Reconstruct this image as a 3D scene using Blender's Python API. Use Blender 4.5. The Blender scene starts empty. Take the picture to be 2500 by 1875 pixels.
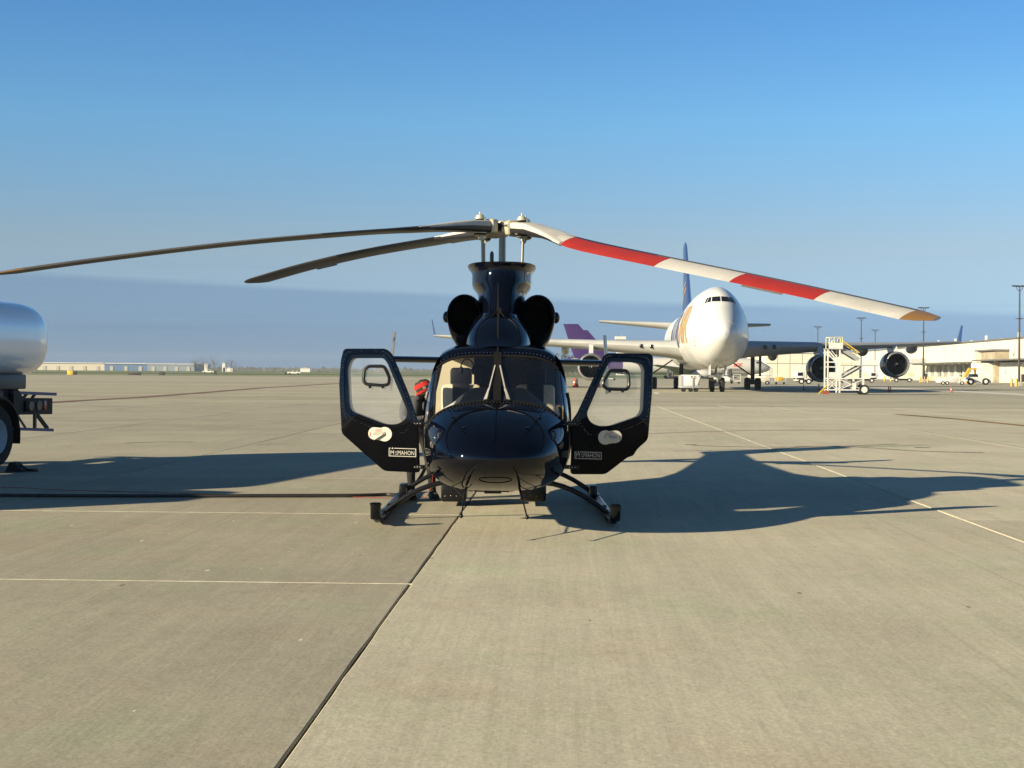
import bpy, bmesh, math, random
from mathutils import Vector, Matrix, Euler, noise

random.seed(7)
SC = bpy.context.scene
COL = SC.collection
R = math.radians

# ------------------------------------------------------------------ camera
CAM_H = 1.76
FPX = 3750.0            # focal length in photo pixels (photo 2500 x 1875)
HZ = 906.5              # photo row of the horizon on the optical axis
ROLL = R(0.4)
cam_d = bpy.data.cameras.new("camera")
cam = bpy.data.objects.new("camera", cam_d)
COL.objects.link(cam)
cam_d.sensor_width = 36.0
cam_d.lens = 36.0 * FPX / 2500.0
cam_d.shift_y = -(937.5 - HZ) / 2500.0
cam_d.clip_start = 0.1
cam_d.clip_end = 20000.0
cam.matrix_world = Matrix.Translation((0, 0, CAM_H)) @ (
    Euler((math.pi / 2, 0, 0)).to_matrix() @ Matrix.Rotation(ROLL, 3, 'Z')).to_4x4()
SC.camera = cam

# ------------------------------------------------------------------ sun, sky, exposure
SUN_EL = R(19.0)
SUN_SIDE = R(30.0)      # the sun stands to the left and this far round towards the viewer
S = Vector((-math.cos(SUN_SIDE) * math.cos(SUN_EL), -math.sin(SUN_SIDE) * math.cos(SUN_EL), math.sin(SUN_EL)))
sun_d = bpy.data.lights.new("sun", 'SUN')
sun_d.energy = 5.0
sun_d.angle = R(0.53)
sun_d.color = (1.0, 0.84, 0.57)
sun = bpy.data.objects.new("sun", sun_d)
sun.rotation_euler = S.to_track_quat('Z', 'Y').to_euler()
sun.location = S * 200
COL.objects.link(sun)

world = bpy.data.worlds.new("World")
SC.world = world
world.use_nodes = True
wn, wl = world.node_tree.nodes, world.node_tree.links
wn.clear()
w_out = wn.new("ShaderNodeOutputWorld")
w_bg = wn.new("ShaderNodeBackground")
w_bg.inputs[1].default_value = 0.0635
sky = wn.new("ShaderNodeTexSky")
sky.sky_type = 'NISHITA'
sky.sun_disc = False
sky.sun_elevation = SUN_EL
sky.sun_rotation = math.atan2(S.x, S.y)
sky.air_density = 1.0
sky.dust_density = 0.25
sky.ozone_density = 3.0
w_geo = wn.new("ShaderNodeTexCoord")
w_sep = wn.new("ShaderNodeSeparateXYZ")
wl.new(w_geo.outputs['Generated'], w_sep.inputs[0])


def wmath(op, a, b=None, c=None, clamp=False):
    n = wn.new("ShaderNodeMath")
    n.operation = op
    n.use_clamp = clamp
    for i, v in enumerate((a, b, c)):
        if v is None:
            continue
        if isinstance(v, (int, float)):
            n.inputs[i].default_value = v
        else:
            wl.new(v, n.inputs[i])
    return n.outputs[0]


# clear air: a touch bluer and deeper with height than the bare model, the same all the way round
w_tint = wn.new("ShaderNodeValToRGB")
stops = [(0.0, (.29, .47, 1.0)), (.035, (.46, .605, .96)), (.08, (.655, .66, .77)), (.16, (.565, .845, 1.016)), (.225, (.45, .78, 1.04)), (.6, (.39, .53, .57))]
while len(w_tint.color_ramp.elements) < len(stops):
    w_tint.color_ramp.elements.new(0.5)
for e, (pos, c) in zip(w_tint.color_ramp.elements, stops):
    e.position = pos
    e.color = (*c, 1)
wl.new(w_sep.outputs[2], w_tint.inputs[0])
w_mul = wn.new("ShaderNodeMixRGB")
w_mul.blend_type = 'MULTIPLY'
w_mul.inputs[0].default_value = 1.0
wl.new(sky.outputs[0], w_mul.inputs[1])
wl.new(w_tint.outputs[0], w_mul.inputs[2])
# a thin flat-topped bank of cloud low round the horizon, slightly higher towards the left
w_az = wmath('ARCTAN2', w_sep.outputs[0], w_sep.outputs[1])
w_map = wn.new("ShaderNodeMapping")
w_map.inputs['Scale'].default_value = (5, 5, 90)
wl.new(w_geo.outputs['Generated'], w_map.inputs[0])
w_ns = wn.new("ShaderNodeTexNoise")
w_ns.inputs['Scale'].default_value = 1.0
w_ns.inputs['Detail'].default_value = 5
wl.new(w_map.outputs[0], w_ns.inputs['Vector'])
w_top = wmath('ADD', wmath('MULTIPLY', wmath('SINE', wmath('ADD', w_az, 3.3)), 0.035), 0.0555)
w_top = wmath('ADD', w_top, wmath('MULTIPLY', wmath('SUBTRACT', w_ns.outputs[0], 0.5), 0.007))
w_bank = wmath('MULTIPLY', wmath('SUBTRACT', w_top, w_sep.outputs[2]), 210.0, clamp=True)
w_low = wmath('MULTIPLY', wmath('ADD', wmath('SUBTRACT', w_sep.outputs[2], w_top), 0.06), 22.0, clamp=True)
w_bank = wmath('MULTIPLY', w_bank, wmath('ADD', wmath('MULTIPLY', w_low, 0.2), 0.8))
w_mix = wn.new("ShaderNodeMixRGB")
w_mix.blend_type = 'MULTIPLY'
wl.new(w_bank, w_mix.inputs[0])
wl.new(w_mul.outputs[0], w_mix.inputs[1])
w_mix.inputs[2].default_value = (0.73, 0.78, 0.88, 1)
# a few thin streaks just above it
w_map2 = wn.new("ShaderNodeMapping")
w_map2.inputs['Scale'].default_value = (3.2, 3.2, 130)
w_map2.inputs['Location'].default_value = (4.3, 1.7, 0)
wl.new(w_geo.outputs['Generated'], w_map2.inputs[0])
w_ns2 = wn.new("ShaderNodeTexNoise")
w_ns2.inputs['Detail'].default_value = 6
w_ns2.inputs['Scale'].default_value = 1.0
wl.new(w_map2.outputs[0], w_ns2.inputs['Vector'])
w_str = wmath('MULTIPLY', wmath('SUBTRACT', w_ns2.outputs[0], 0.56), 5.0, clamp=True)
w_str = wmath('MULTIPLY', w_str, wmath('MULTIPLY', wmath('SUBTRACT', 0.11, w_sep.outputs[2]), 12.0, clamp=True))
w_mix2 = wn.new("ShaderNodeMixRGB")
w_mix2.blend_type = 'MULTIPLY'
wl.new(wmath('MULTIPLY', w_str, 0.55), w_mix2.inputs[0])
wl.new(w_mix.outputs[0], w_mix2.inputs[1])
w_mix2.inputs[2].default_value = (0.74, 0.79, 0.87, 1)
wl.new(w_mix2.outputs[0], w_bg.inputs[0])
wl.new(w_bg.outputs[0], w_out.inputs[0])

SC.view_settings.view_transform = 'Standard'
SC.view_settings.look = 'None'
SC.view_settings.gamma = 1.0
SC.view_settings.exposure = 1.17
SC.view_settings.use_curve_mapping = False
SC.cycles.max_bounces = 7
SC.cycles.volume_bounces = 0
SC.cycles.transparent_max_bounces = 16
SC.cycles.use_denoising = True


# ------------------------------------------------------------------ photo pixel + distance -> point
def P(u, v, d):
    du, dv = u - 1250.0, v - HZ
    x = du * math.cos(ROLL) + dv * math.sin(ROLL)
    y = -du * math.sin(ROLL) + dv * math.cos(ROLL)
    return Vector((x / FPX * d, d, CAM_H - y / FPX * d))


def G(u, v, z=0.0):
    """the point of the ground seen at a photo pixel"""
    y = -(u - 1250.0) * math.sin(ROLL) + (v - HZ) * math.cos(ROLL)
    d = (CAM_H - z) * FPX / y
    p = P(u, v, d)
    p.z = z
    return p


def UX(u, d):
    return (u - 1250.0) / FPX * d


# ------------------------------------------------------------------ materials
MATS = {}


def mat(name, col, rough=0.5, metal=0.0, coat=0.0, bump=0.0, bscale=40.0, vary=0.0, vscale=3.0, spec=0.5, emit=None):
    if name in MATS:
        return MATS[name]
    m = bpy.data.materials.new(name)
    m.use_nodes = True
    nt = m.node_tree
    b = nt.nodes["Principled BSDF"]
    b.inputs['Base Color'].default_value = (*col, 1)
    b.inputs['Roughness'].default_value = rough
    b.inputs['Metallic'].default_value = metal
    b.inputs['Coat Weight'].default_value = coat
    b.inputs['Coat Roughness'].default_value = 0.02
    b.inputs['Specular IOR Level'].default_value = spec
    if bump or vary:
        tc = nt.nodes.new("ShaderNodeTexCoord")
    if vary:
        n = nt.nodes.new("ShaderNodeTexNoise")
        n.inputs['Scale'].default_value = vscale
        n.inputs['Detail'].default_value = 6
        n.inputs['Roughness'].default_value = 0.65
        nt.links.new(tc.outputs['Object'], n.inputs['Vector'])
        rp = nt.nodes.new("ShaderNodeValToRGB")
        rp.color_ramp.elements[0].position = 0.3
        rp.color_ramp.elements[1].position = 0.7
        rp.color_ramp.elements[0].color = (*[c * (1 - vary) for c in col], 1)
        rp.color_ramp.elements[1].color = (*[min(1, c * (1 + vary)) for c in col], 1)
        nt.links.new(n.outputs[0], rp.inputs[0])
        nt.links.new(rp.outputs[0], b.inputs['Base Color'])
        rr = nt.nodes.new("ShaderNodeMath")
        rr.operation = 'MULTIPLY_ADD'
        rr.inputs[1].default_value = rough * 0.5
        rr.inputs[2].default_value = rough * 0.75
        nt.links.new(n.outputs[0], rr.inputs[0])
        nt.links.new(rr.outputs[0], b.inputs['Roughness'])
    if bump:
        n2 = nt.nodes.new("ShaderNodeTexNoise")
        n2.inputs['Scale'].default_value = bscale
        n2.inputs['Detail'].default_value = 4
        nt.links.new(tc.outputs['Object'], n2.inputs['Vector'])
        bp = nt.nodes.new("ShaderNodeBump")
        bp.inputs['Strength'].default_value = bump
        bp.inputs['Distance'].default_value = 0.02
        nt.links.new(n2.outputs[0], bp.inputs['Height'])
        nt.links.new(bp.outputs[0], b.inputs['Normal'])
    if emit:
        b.inputs['Emission Color'].default_value = (*emit[0], 1)
        b.inputs['Emission Strength'].default_value = emit[1]
    MATS[name] = m
    return m


def glass_mat(name, tint=(0.9, 0.93, 0.93), dust=0.03, refl=1.0):
    """thin pane: see-through, fresnel reflection and a little dust on it"""
    if name in MATS:
        return MATS[name]
    m = bpy.data.materials.new(name)
    m.use_nodes = True
    nt = m.node_tree
    nt.nodes.clear()
    out = nt.nodes.new("ShaderNodeOutputMaterial")
    tr = nt.nodes.new("ShaderNodeBsdfTransparent")
    tr.inputs[0].default_value = (*tint, 1)
    gl = nt.nodes.new("ShaderNodeBsdfGlossy")
    gl.inputs['Roughness'].default_value = 0.01
    gl.inputs[0].default_value = (refl, refl, refl, 1)
    df = nt.nodes.new("ShaderNodeBsdfDiffuse")
    df.inputs[0].default_value = (0.75, 0.74, 0.7, 1)
    fr = nt.nodes.new("ShaderNodeFresnel")
    fr.inputs[0].default_value = 1.68
    m1 = nt.nodes.new("ShaderNodeMixShader")
    m2 = nt.nodes.new("ShaderNodeMixShader")
    ns = nt.nodes.new("ShaderNodeTexNoise")
    ns.inputs['Scale'].default_value = 3.0
    ns.inputs['Detail'].default_value = 5
    tc = nt.nodes.new("ShaderNodeTexCoord")
    nt.links.new(tc.outputs['Object'], ns.inputs['Vector'])
    mm = nt.nodes.new("ShaderNodeMath")
    mm.operation = 'MULTIPLY'
    mm.inputs[1].default_value = dust * 2
    nt.links.new(ns.outputs[0], mm.inputs[0])
    nt.links.new(fr.outputs[0], m1.inputs[0])
    nt.links.new(tr.outputs[0], m1.inputs[1])
    nt.links.new(gl.outputs[0], m1.inputs[2])
    nt.links.new(mm.outputs[0], m2.inputs[0])
    nt.links.new(m1.outputs[0], m2.inputs[1])
    nt.links.new(df.outputs[0], m2.inputs[2])
    nt.links.new(m2.outputs[0], out.inputs[0])
    MATS[name] = m
    return m


# ------------------------------------------------------------------ mesh building
class MB:
    def __init__(self):
        self.v, self.f, self.m = [], [], []

    def add(self, verts, faces, mi=0):
        o = len(self.v)
        self.v += [Vector(p) for p in verts]
        for f in faces:
            self.f.append([i + o for i in f])
            self.m.append(mi)
        return self

    def box(self, x0, x1, y0, y1, z0, z1, mi=0):
        vs = [(x0, y0, z0), (x1, y0, z0), (x1, y1, z0), (x0, y1, z0), (x0, y0, z1), (x1, y0, z1), (x1, y1, z1), (x0, y1, z1)]
        return self.add(vs, [(0, 3, 2, 1), (4, 5, 6, 7), (0, 1, 5, 4), (1, 2, 6, 5), (2, 3, 7, 6), (3, 0, 4, 7)], mi)

    def rbox(self, x0, x1, y0, y1, z0, z1, r=0.02, mi=0):
        """box with chamfered edges"""
        cs = []
        c = Vector(((x0 + x1) / 2, (y0 + y1) / 2, (z0 + z1) / 2))
        h = Vector(((x1 - x0) / 2, (y1 - y0) / 2, (z1 - z0) / 2))
        r = min(r, h.x * .9, h.y * .9, h.z * .9)
        bm = bmesh.new()
        bmesh.ops.create_cube(bm, size=2.0)
        for q in bm.verts:
            q.co = Vector((q.co.x * h.x, q.co.y * h.y, q.co.z * h.z)) + c
        bmesh.ops.bevel(bm, geom=list(bm.edges), offset=r, segments=2, profile=0.5, affect='EDGES')
        bm.verts.index_update()
        self.add([q.co.copy() for q in bm.verts], [[q.index for q in f.verts] for f in bm.faces], mi)
        bm.free()
        return self

    def bar(self, p, q, w, h=None, mi=0, up=(0, 0, 1)):
        """rectangular bar from p to q, w wide, h high"""
        p, q = Vector(p), Vector(q)
        h = w if h is None else h
        d = (q - p).normalized()
        up = Vector(up)
        if abs(d.dot(up)) > 0.98:
            up = Vector((0, 1, 0)) if abs(d.y) < 0.9 else Vector((1, 0, 0))
        s = d.cross(up).normalized() * (w / 2)
        t = s.cross(d).normalized() * (h / 2)
        vs = [p - s - t, p + s - t, p + s + t, p - s + t, q - s - t, q + s - t, q + s + t, q - s + t]
        return self.add(vs, [(0, 3, 2, 1), (4, 5, 6, 7), (0, 1, 5, 4), (1, 2, 6, 5), (2, 3, 7, 6), (3, 0, 4, 7)], mi)

    def tube(self, pts, r, n=10, mi=0, caps=True):
        pts = [Vector(p) for p in pts]
        rs = r if isinstance(r, (list, tuple)) else [r] * len(pts)
        rings = []
        ref = None
        for i, p in enumerate(pts):
            d = (pts[min(i + 1, len(pts) - 1)] - pts[max(i - 1, 0)]).normalized()
            if ref is None:
                ref = Vector((0, 0, 1)) if abs(d.z) < 0.9 else Vector((1, 0, 0))
            s = d.cross(ref)
            if s.length < 1e-6:
                s = d.cross(Vector((0, 1, 0.01)))
            s.normalize()
            t = s.cross(d).normalized()
            ref = t
            rings.append([p + (s * math.cos(a) + t * math.sin(a)) * rs[i] for a in [2 * math.pi * k / n for k in range(n)]])
        return self.loft(rings, mi, caps, caps)

    def cyl(self, p, q, r, r2=None, n=14, mi=0):
        return self.tube([p, q], [r, r if r2 is None else r2], n, mi)

    def loft(self, rings, mi=0, cap0=False, cap1=False, keep=None, closed=True, mfun=None):
        o = len(self.v)
        n = len(rings[0])
        for rg in rings:
            self.v += [Vector(p) for p in rg]
        for i in range(len(rings) - 1):
            for j in range(n if closed else n - 1):
                if keep and not keep(i, j):
                    continue
                k = (j + 1) % n
                self.f.append([o + i * n + j, o + i * n + k, o + (i + 1) * n + k, o + (i + 1) * n + j])
                self.m.append(mfun(i, j) if mfun else mi)
        if cap0:
            self.f.append([o + j for j in range(n)][::-1])
            self.m.append(mi)
        if cap1:
            self.f.append([o + (len(rings) - 1) * n + j for j in range(n)])
            self.m.append(mi)
        return self

    def lathe(self, prof, o=(0, 0, 0), axis='Y', n=32, mi=0, mfun=None):
        """prof: (radius, along) pairs"""
        o = Vector(o)
        rings = []
        for r, a in prof:
            rg = []
            for k in range(n):
                t = 2 * math.pi * k / n
                c, s = r * math.cos(t), r * math.sin(t)
                rg.append(o + (Vector((c, a, s)) if axis == 'Y' else Vector((c, s, a)) if axis == 'Z' else Vector((a, c, s))))
            rings.append(rg)
        return self.loft(rings, mi, mfun=(lambda i, j: mfun(i)) if mfun else None)

    def ball(self, c, r, n=10, mi=0, sq=(1, 1, 1)):
        c = Vector(c)
        rings = []
        for i in range(n + 1):
            a = math.pi * i / n
            rr = max(1e-4, math.sin(a)) * r
            rings.append([c + Vector((rr * math.cos(2 * math.pi * k / (n * 2)) * sq[0], rr * math.sin(2 * math.pi * k / (n * 2)) * sq[1],
                                      math.cos(a) * r * sq[2])) for k in range(n * 2)])
        return self.loft(rings, mi)

    def prism(self, poly, y0, y1, mi=0, axis='Y'):
        """poly of (x, z) pushed from y0 to y1 (axis Y), or (y, z) pushed along X, or (x, y) along Z"""
        def q(a, b, t):
            return (a, t, b) if axis == 'Y' else (t, a, b) if axis == 'X' else (a, b, t)
        n = len(poly)
        vs = [q(a, b, y0) for a, b in poly] + [q(a, b, y1) for a, b in poly]
        fs = [list(range(n)), list(range(2 * n - 1, n - 1, -1))]
        fs += [[j, j + n, (j + 1) % n + n, (j + 1) % n] for j in range(n)]
        return self.add(vs, fs, mi)

    def build(self, name, material, parent=None, smooth=35.0, label=None, fix=True):
        me = bpy.data.meshes.new(name)
        off = Vector((0, 0, 0))
        r = parent
        while r is not None:
            if r.get("_world"):
                off = Vector(r["_world"])
            r = r.parent
        me.from_pydata([p - off for p in self.v], [], self.f)
        ms = material if isinstance(material, (list, tuple)) else [material]
        for q in ms:
            me.materials.append(q)
        me.polygons.foreach_set("material_index", self.m)
        if fix:
            bm = bmesh.new()
            bm.from_mesh(me)
            bmesh.ops.remove_doubles(bm, verts=bm.verts, dist=1e-5)
            bmesh.ops.recalc_face_normals(bm, faces=bm.faces)
            bm.to_mesh(me)
            bm.free()
        if smooth:
            me.polygons.foreach_set("use_smooth", [True] * len(me.polygons))
            me.set_sharp_from_angle(angle=R(smooth))
        me.update()
        o = bpy.data.objects.new(name, me)
        COL.objects.link(o)
        if parent is not None:
            o.parent = parent
        if label:
            o["label"] = label
        return o


def thing(name, label, cat, loc=(0, 0, 0), rotz=0.0, group=None, world=True):
    """an Empty at a thing's base; with world=True its parts are given in world coordinates (rotz must be 0)"""
    o = bpy.data.objects.new(name, None)
    COL.objects.link(o)
    o.empty_display_size = 0.2
    o.location = loc
    o.rotation_euler = (0, 0, rotz)
    o["label"], o["category"] = label, cat
    if group:
        o["group"] = group
    if world:
        o["_world"] = [float(c) for c in loc]
    return o


def tag(o, label, cat, group=None):
    o["label"], o["category"] = label, cat
    if group:
        o["group"] = group
    return o


def struct(o, kind="structure"):
    o["kind"] = kind
    return o


def copy_tree(o, parent=None):
    c = o.copy()
    COL.objects.link(c)
    c.parent = parent
    for ch in [q for q in o.children]:
        copy_tree(ch, c)
    return c


def text_geo(body, size=1.0, squeeze=1.0, bold=0.0):
    """flat lettering as (verts (x, y), faces), its left end at x = 0 and its foot at y = 0"""
    cu = bpy.data.curves.new("lettering", 'FONT')
    cu.body = body
    cu.size = size
    cu.offset = bold
    cu.resolution_u = 3
    ob = bpy.data.objects.new("lettering", cu)
    COL.objects.link(ob)
    bpy.context.view_layer.update()
    dg = bpy.context.evaluated_depsgraph_get()
    me = bpy.data.meshes.new_from_object(ob.evaluated_get(dg))
    vs = [(p.co.x * squeeze, p.co.y) for p in me.vertices]
    fs = [list(p.vertices) for p in me.polygons]
    bpy.data.objects.remove(ob)
    bpy.data.curves.remove(cu)
    bpy.data.meshes.remove(me)
    x0 = min(p[0] for p in vs)
    return [(x - x0, y) for x, y in vs], fs


def hermite(keys, t):
    """smooth interpolation through rows (t, a, b, c ...)"""
    n = len(keys)
    if t <= keys[0][0]:
        return keys[0][1:]
    if t >= keys[-1][0]:
        return keys[-1][1:]
    i = max(k for k in range(n - 1) if keys[k][0] <= t)
    t0, t1 = keys[i][0], keys[i + 1][0]
    s = (t - t0) / (t1 - t0)
    out = []
    for c in range(1, len(keys[0])):
        p0, p1 = keys[i][c], keys[i + 1][c]
        d = (p1 - p0) / (t1 - t0)

        def slope(k):
            if k == 0 or k == n - 1:
                return d
            a = (keys[k][c] - keys[k - 1][c]) / (keys[k][0] - keys[k - 1][0])
            b = (keys[k + 1][c] - keys[k][c]) / (keys[k + 1][0] - keys[k][0])
            if a * b <= 0:
                return 0.0
            return 2 * a * b / (a + b)
        m0, m1 = slope(i) * (t1 - t0), slope(i + 1) * (t1 - t0)
        s2, s3 = s * s, s * s * s
        out.append((2 * s3 - 3 * s2 + 1) * p0 + (s3 - 2 * s2 + s) * m0 + (-2 * s3 + 3 * s2) * p1 + (s3 - s2) * m1)
    return out


def super_ring(y, w, zc, zt, zb, eu, el, n=64, cx=0.0):
    rg = []
    for k in range(n):
        t = 2 * math.pi * k / n
        c, s = math.cos(t), math.sin(t)
        e = eu if s >= 0 else el
        x = w * math.copysign(abs(c) ** (2 / e), c)
        z = zc + (zt - zc if s >= 0 else zc - zb) * math.copysign(abs(s) ** (2 / e), s)
        rg.append(Vector((cx + x, y, z)))
    return rg


def ray_loop(poly, c, angles):
    """where rays from c at these angles leave a polygon"""
    out = []
    for a in angles:
        dx, dz = math.cos(a), math.sin(a)
        best = 0.0
        for i in range(len(poly)):
            x0, z0 = poly[i][0] - c[0], poly[i][1] - c[1]
            x1, z1 = poly[(i + 1) % len(poly)][0] - c[0], poly[(i + 1) % len(poly)][1] - c[1]
            ex, ez = x1 - x0, z1 - z0
            den = dx * ez - dz * ex
            if abs(den) < 1e-12:
                continue
            t = (x0 * ez - z0 * ex) / den
            s = (x0 * dz - z0 * dx) / den
            if t > 0 and -1e-9 <= s <= 1 + 1e-9:
                best = max(best, t)
        out.append((c[0] + dx * best, c[1] + dz * best))
    return out


def round_poly(poly, r, seg=5):
    """round the corners of a polygon"""
    out = []
    n = len(poly)
    for i in range(n):
        a, b, c = Vector(poly[i - 1]), Vector(poly[i]), Vector(poly[(i + 1) % n])
        rr = min(r, (a - b).length * .45, (c - b).length * .45)
        p, q = b + (a - b).normalized() * rr, b + (c - b).normalized() * rr
        for k in range(seg + 1):
            t = k / seg
            out.append(tuple(p * (1 - t) ** 2 + b * 2 * t * (1 - t) + q * t * t))
    return out

# ------------------------------------------------------------------ ground
LANE = R(1.9)           # the paving lanes run this far off the viewing direction


def concrete(name, base, joints=False):
    """broom-finished airfield concrete, continuous over the ground"""
    m = bpy.data.materials.new(name)
    m.use_nodes = True
    nt = m.node_tree
    L = nt.links
    b = nt.nodes["Principled BSDF"]

    def node(t, **kw):
        n = nt.nodes.new(t)
        for k, v in kw.items():
            setattr(n, k, v)
        return n

    def mth(op, a, bb=None, c=None, clamp=False):
        n = node("ShaderNodeMath", operation=op, use_clamp=clamp)
        for i, v in enumerate((a, bb, c)):
            if v is None:
                continue
            if isinstance(v, (int, float)):
                n.inputs[i].default_value = v
            else:
                L.new(v, n.inputs[i])
        return n.outputs[0]

    geo = node("ShaderNodeNewGeometry")
    rot = node("ShaderNodeMapping")
    rot.inputs['Rotation'].default_value = (0, 0, LANE)
    L.new(geo.outputs['Position'], rot.inputs[0])

    def nz(scale, detail, sx=1.0, sy=1.0, rough=0.6, turn=0.0):
        mp = node("ShaderNodeMapping")
        mp.inputs['Rotation'].default_value = (0, 0, turn)
        mp.inputs['Scale'].default_value = (sx, sy, 1)
        L.new(rot.outputs[0], mp.inputs[0])
        n = node("ShaderNodeTexNoise")
        n.inputs['Scale'].default_value = scale
        n.inputs['Detail'].default_value = detail
        n.inputs['Roughness'].default_value = rough
        L.new(mp.outputs[0], n.inputs['Vector'])
        return n.outputs[0]

    def ramp(fac, p0, c0, p1, c1):
        r = node("ShaderNodeValToRGB")
        r.color_ramp.elements[0].position = p0
        r.color_ramp.elements[0].color = (*c0, 1)
        r.color_ramp.elements[1].position = p1
        r.color_ramp.elements[1].color = (*c1, 1)
        L.new(fac, r.inputs[0])
        return r.outputs[0]

    def mixc(kind, fac, a, c):
        n = node("ShaderNodeMixRGB", blend_type=kind)
        if isinstance(fac, (int, float)):
            n.inputs[0].default_value = fac
        else:
            L.new(fac, n.inputs[0])
        for i, v in ((1, a), (2, c)):
            if isinstance(v, tuple):
                n.inputs[i].default_value = (*v, 1)
            else:
                L.new(v, n.inputs[i])
        return n.outputs[0]

    wide = nz(0.35, 5)
    col = ramp(wide, 0.35, tuple(c * 0.90 for c in base), 0.68, tuple(c * 1.07 for c in base))
    warm = nz(0.8, 4)
    col = mixc('MULTIPLY', mth('MULTIPLY', mth('SUBTRACT', warm, 0.53), 3.0, clamp=True), col, (1.06, 0.98, 0.93))
    cool = nz(0.55, 4, 1.3, 0.9)
    col = mixc('MULTIPLY', mth('MULTIPLY', mth('SUBTRACT', cool, 0.52), 6.0, clamp=True), col, (0.92, 1.0, 0.93))
    broom = nz(1.0, 3, 26.0, 0.45, 0.65)
    col = mixc('MULTIPLY', 0.32, col, ramp(broom, 0.3, (0.80, 0.80, 0.80), 0.7, (1.12, 1.12, 1.12)))
    swirl = nz(1.0, 4, 5.0, 0.25)
    col = mixc('MULTIPLY', 0.5, col, ramp(swirl, 0.35, (0.88, 0.88, 0.87), 0.65, (1.07, 1.07, 1.07)))
    grain = nz(34.0, 5, 1.0, 0.75, 0.8, 0.65)
    col = mixc('MULTIPLY', 0.85, col, ramp(grain, 0.32, (0.72, 0.72, 0.71), 0.68, (1.17, 1.17, 1.17)))
    blot = nz(6.5, 5, 1.1, 0.8, 0.7, 0.9)
    col = mixc('MULTIPLY', 0.6, col, ramp(blot, 0.35, (0.86, 0.86, 0.85), 0.65, (1.08, 1.08, 1.08)))
    # trowel marks: long faint lines along the lanes
    line = nz(1.0, 2, 7.0, 0.035)
    col = mixc('MULTIPLY', mth('MULTIPLY', mth('SUBTRACT', line, 0.64), 9.0, clamp=True), col, (0.86, 0.85, 0.83))
    # small pits and pale chips, two sizes
    dark = pale = None
    for vs_, cut, grow in ((1.5, 0.50, 0.10), (4.2, 0.64, 0.26)):
        vo = node("ShaderNodeTexVoronoi")
        vo.inputs['Scale'].default_value = vs_
        mpv = node("ShaderNodeMapping")
        mpv.inputs['Scale'].default_value = (1.0, 0.34, 1)
        L.new(rot.outputs[0], mpv.inputs[0])
        L.new(mpv.outputs[0], vo.inputs['Vector'])
        pick = node("ShaderNodeSeparateColor")
        L.new(vo.outputs['Color'], pick.inputs[0])
        size = mth('MULTIPLY', mth('SUBTRACT', pick.outputs[0], cut), grow, clamp=True)
        spot = mth('LESS_THAN', vo.outputs['Distance'], size)
        d_ = mth('MULTIPLY', spot, mth('GREATER_THAN', pick.outputs[1], 0.4))
        p_ = mth('MULTIPLY', spot, mth('LESS_THAN', pick.outputs[1], 0.4))
        dark = d_ if dark is None else mth('MAXIMUM', dark, d_)
        pale = p_ if pale is None else mth('MAXIMUM', pale, p_)
    col = mixc('MULTIPLY', mth('MULTIPLY', dark, 0.75), col, (0.40, 0.38, 0.35))
    col = mixc('MIX', mth('MULTIPLY', pale, 0.6), col, (0.72, 0.68, 0.58))
    # oil and tyre smudges
    oil = nz(0.9, 6, 0.8, 0.9, 0.7)
    col = mixc('MULTIPLY', mth('MULTIPLY', mth('SUBTRACT', oil, 0.60), 6.0, clamp=True), col, (0.78, 0.77, 0.76))
    oi = node("ShaderNodeObjectInfo")
    v = mth('MULTIPLY_ADD', oi.outputs['Random'], 0.13, 0.935)
    cc = node("ShaderNodeCombineColor")
    for i in range(3):
        L.new(v, cc.inputs[i])
    col = mixc('MULTIPLY', 1.0, col, cc.outputs[0])
    if joints:
        sp = node("ShaderNodeSeparateXYZ")
        L.new(rot.outputs[0], sp.inputs[0])
        for out, o, wd in ((sp.outputs[0], 1.25 - 3.05, 0.030), (sp.outputs[1], -0.45 - 3.05, 0.012)):
            q = mth('FRACT', mth('DIVIDE', mth('ADD', out, o + 610.0), 6.1))
            q = mth('LESS_THAN', mth('ABSOLUTE', mth('SUBTRACT', q, 0.5)), wd / 6.1 * 0.8)
            col = mixc('MIX', mth('MULTIPLY', q, 0.6), col, (0.11, 0.10, 0.085))
        tr = nz(1.0, 5, 0.012, 0.09)
        col = mixc('MULTIPLY', 0.8, col, ramp(tr, 0.38, (0.80, 0.79, 0.77), 0.62, (1.05, 1.05, 1.04)))
    L.new(col, b.inputs['Base Color'])
    b.inputs['Roughness'].default_value = 0.88
    b.inputs['Specular IOR Level'].default_value = 0.25
    h = mth('ADD', mth('MULTIPLY', broom, 0.35), mth('MULTIPLY', grain, 0.6))
    h = mth('ADD', h, mth('MULTIPLY', nz(9.0, 5, 2.0, 1.0, 0.6, 0.5), 0.5))
    h = mth('SUBTRACT', h, mth('MULTIPLY', dark, 0.8))
    bp = node("ShaderNodeBump")
    bp.inputs['Strength'].default_value = 0.5
    bp.inputs['Distance'].default_value = 0.006
    L.new(h, bp.inputs['Height'])
    L.new(bp.outputs[0], b.inputs['Normal'])
    return m


CONC = (0.458, 0.427, 0.330)
M_SLAB = concrete("concrete_slab", CONC)
M_APRON = concrete("concrete_apron", tuple(c * 0.86 for c in CONC), joints=True)
M_FILL = mat("joint_filler", (0.035, 0.033, 0.03), 0.9)
M_SEAL = mat("pale_sealant", (0.47, 0.445, 0.36), 0.85, vary=.35, vscale=6)
M_SLABL = concrete("concrete_slab_left", tuple(c * 0.75 for c in CONC))  # left lanes: the same concrete in a darker tone
M_GRASS = mat("grass", (0.10, 0.125, 0.040), 0.95, vary=0.3, vscale=0.02, spec=0.1)
M_TAXI = mat("taxiway_concrete", (0.42, 0.40, 0.34), 0.9, vary=0.1, vscale=0.05)

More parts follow.
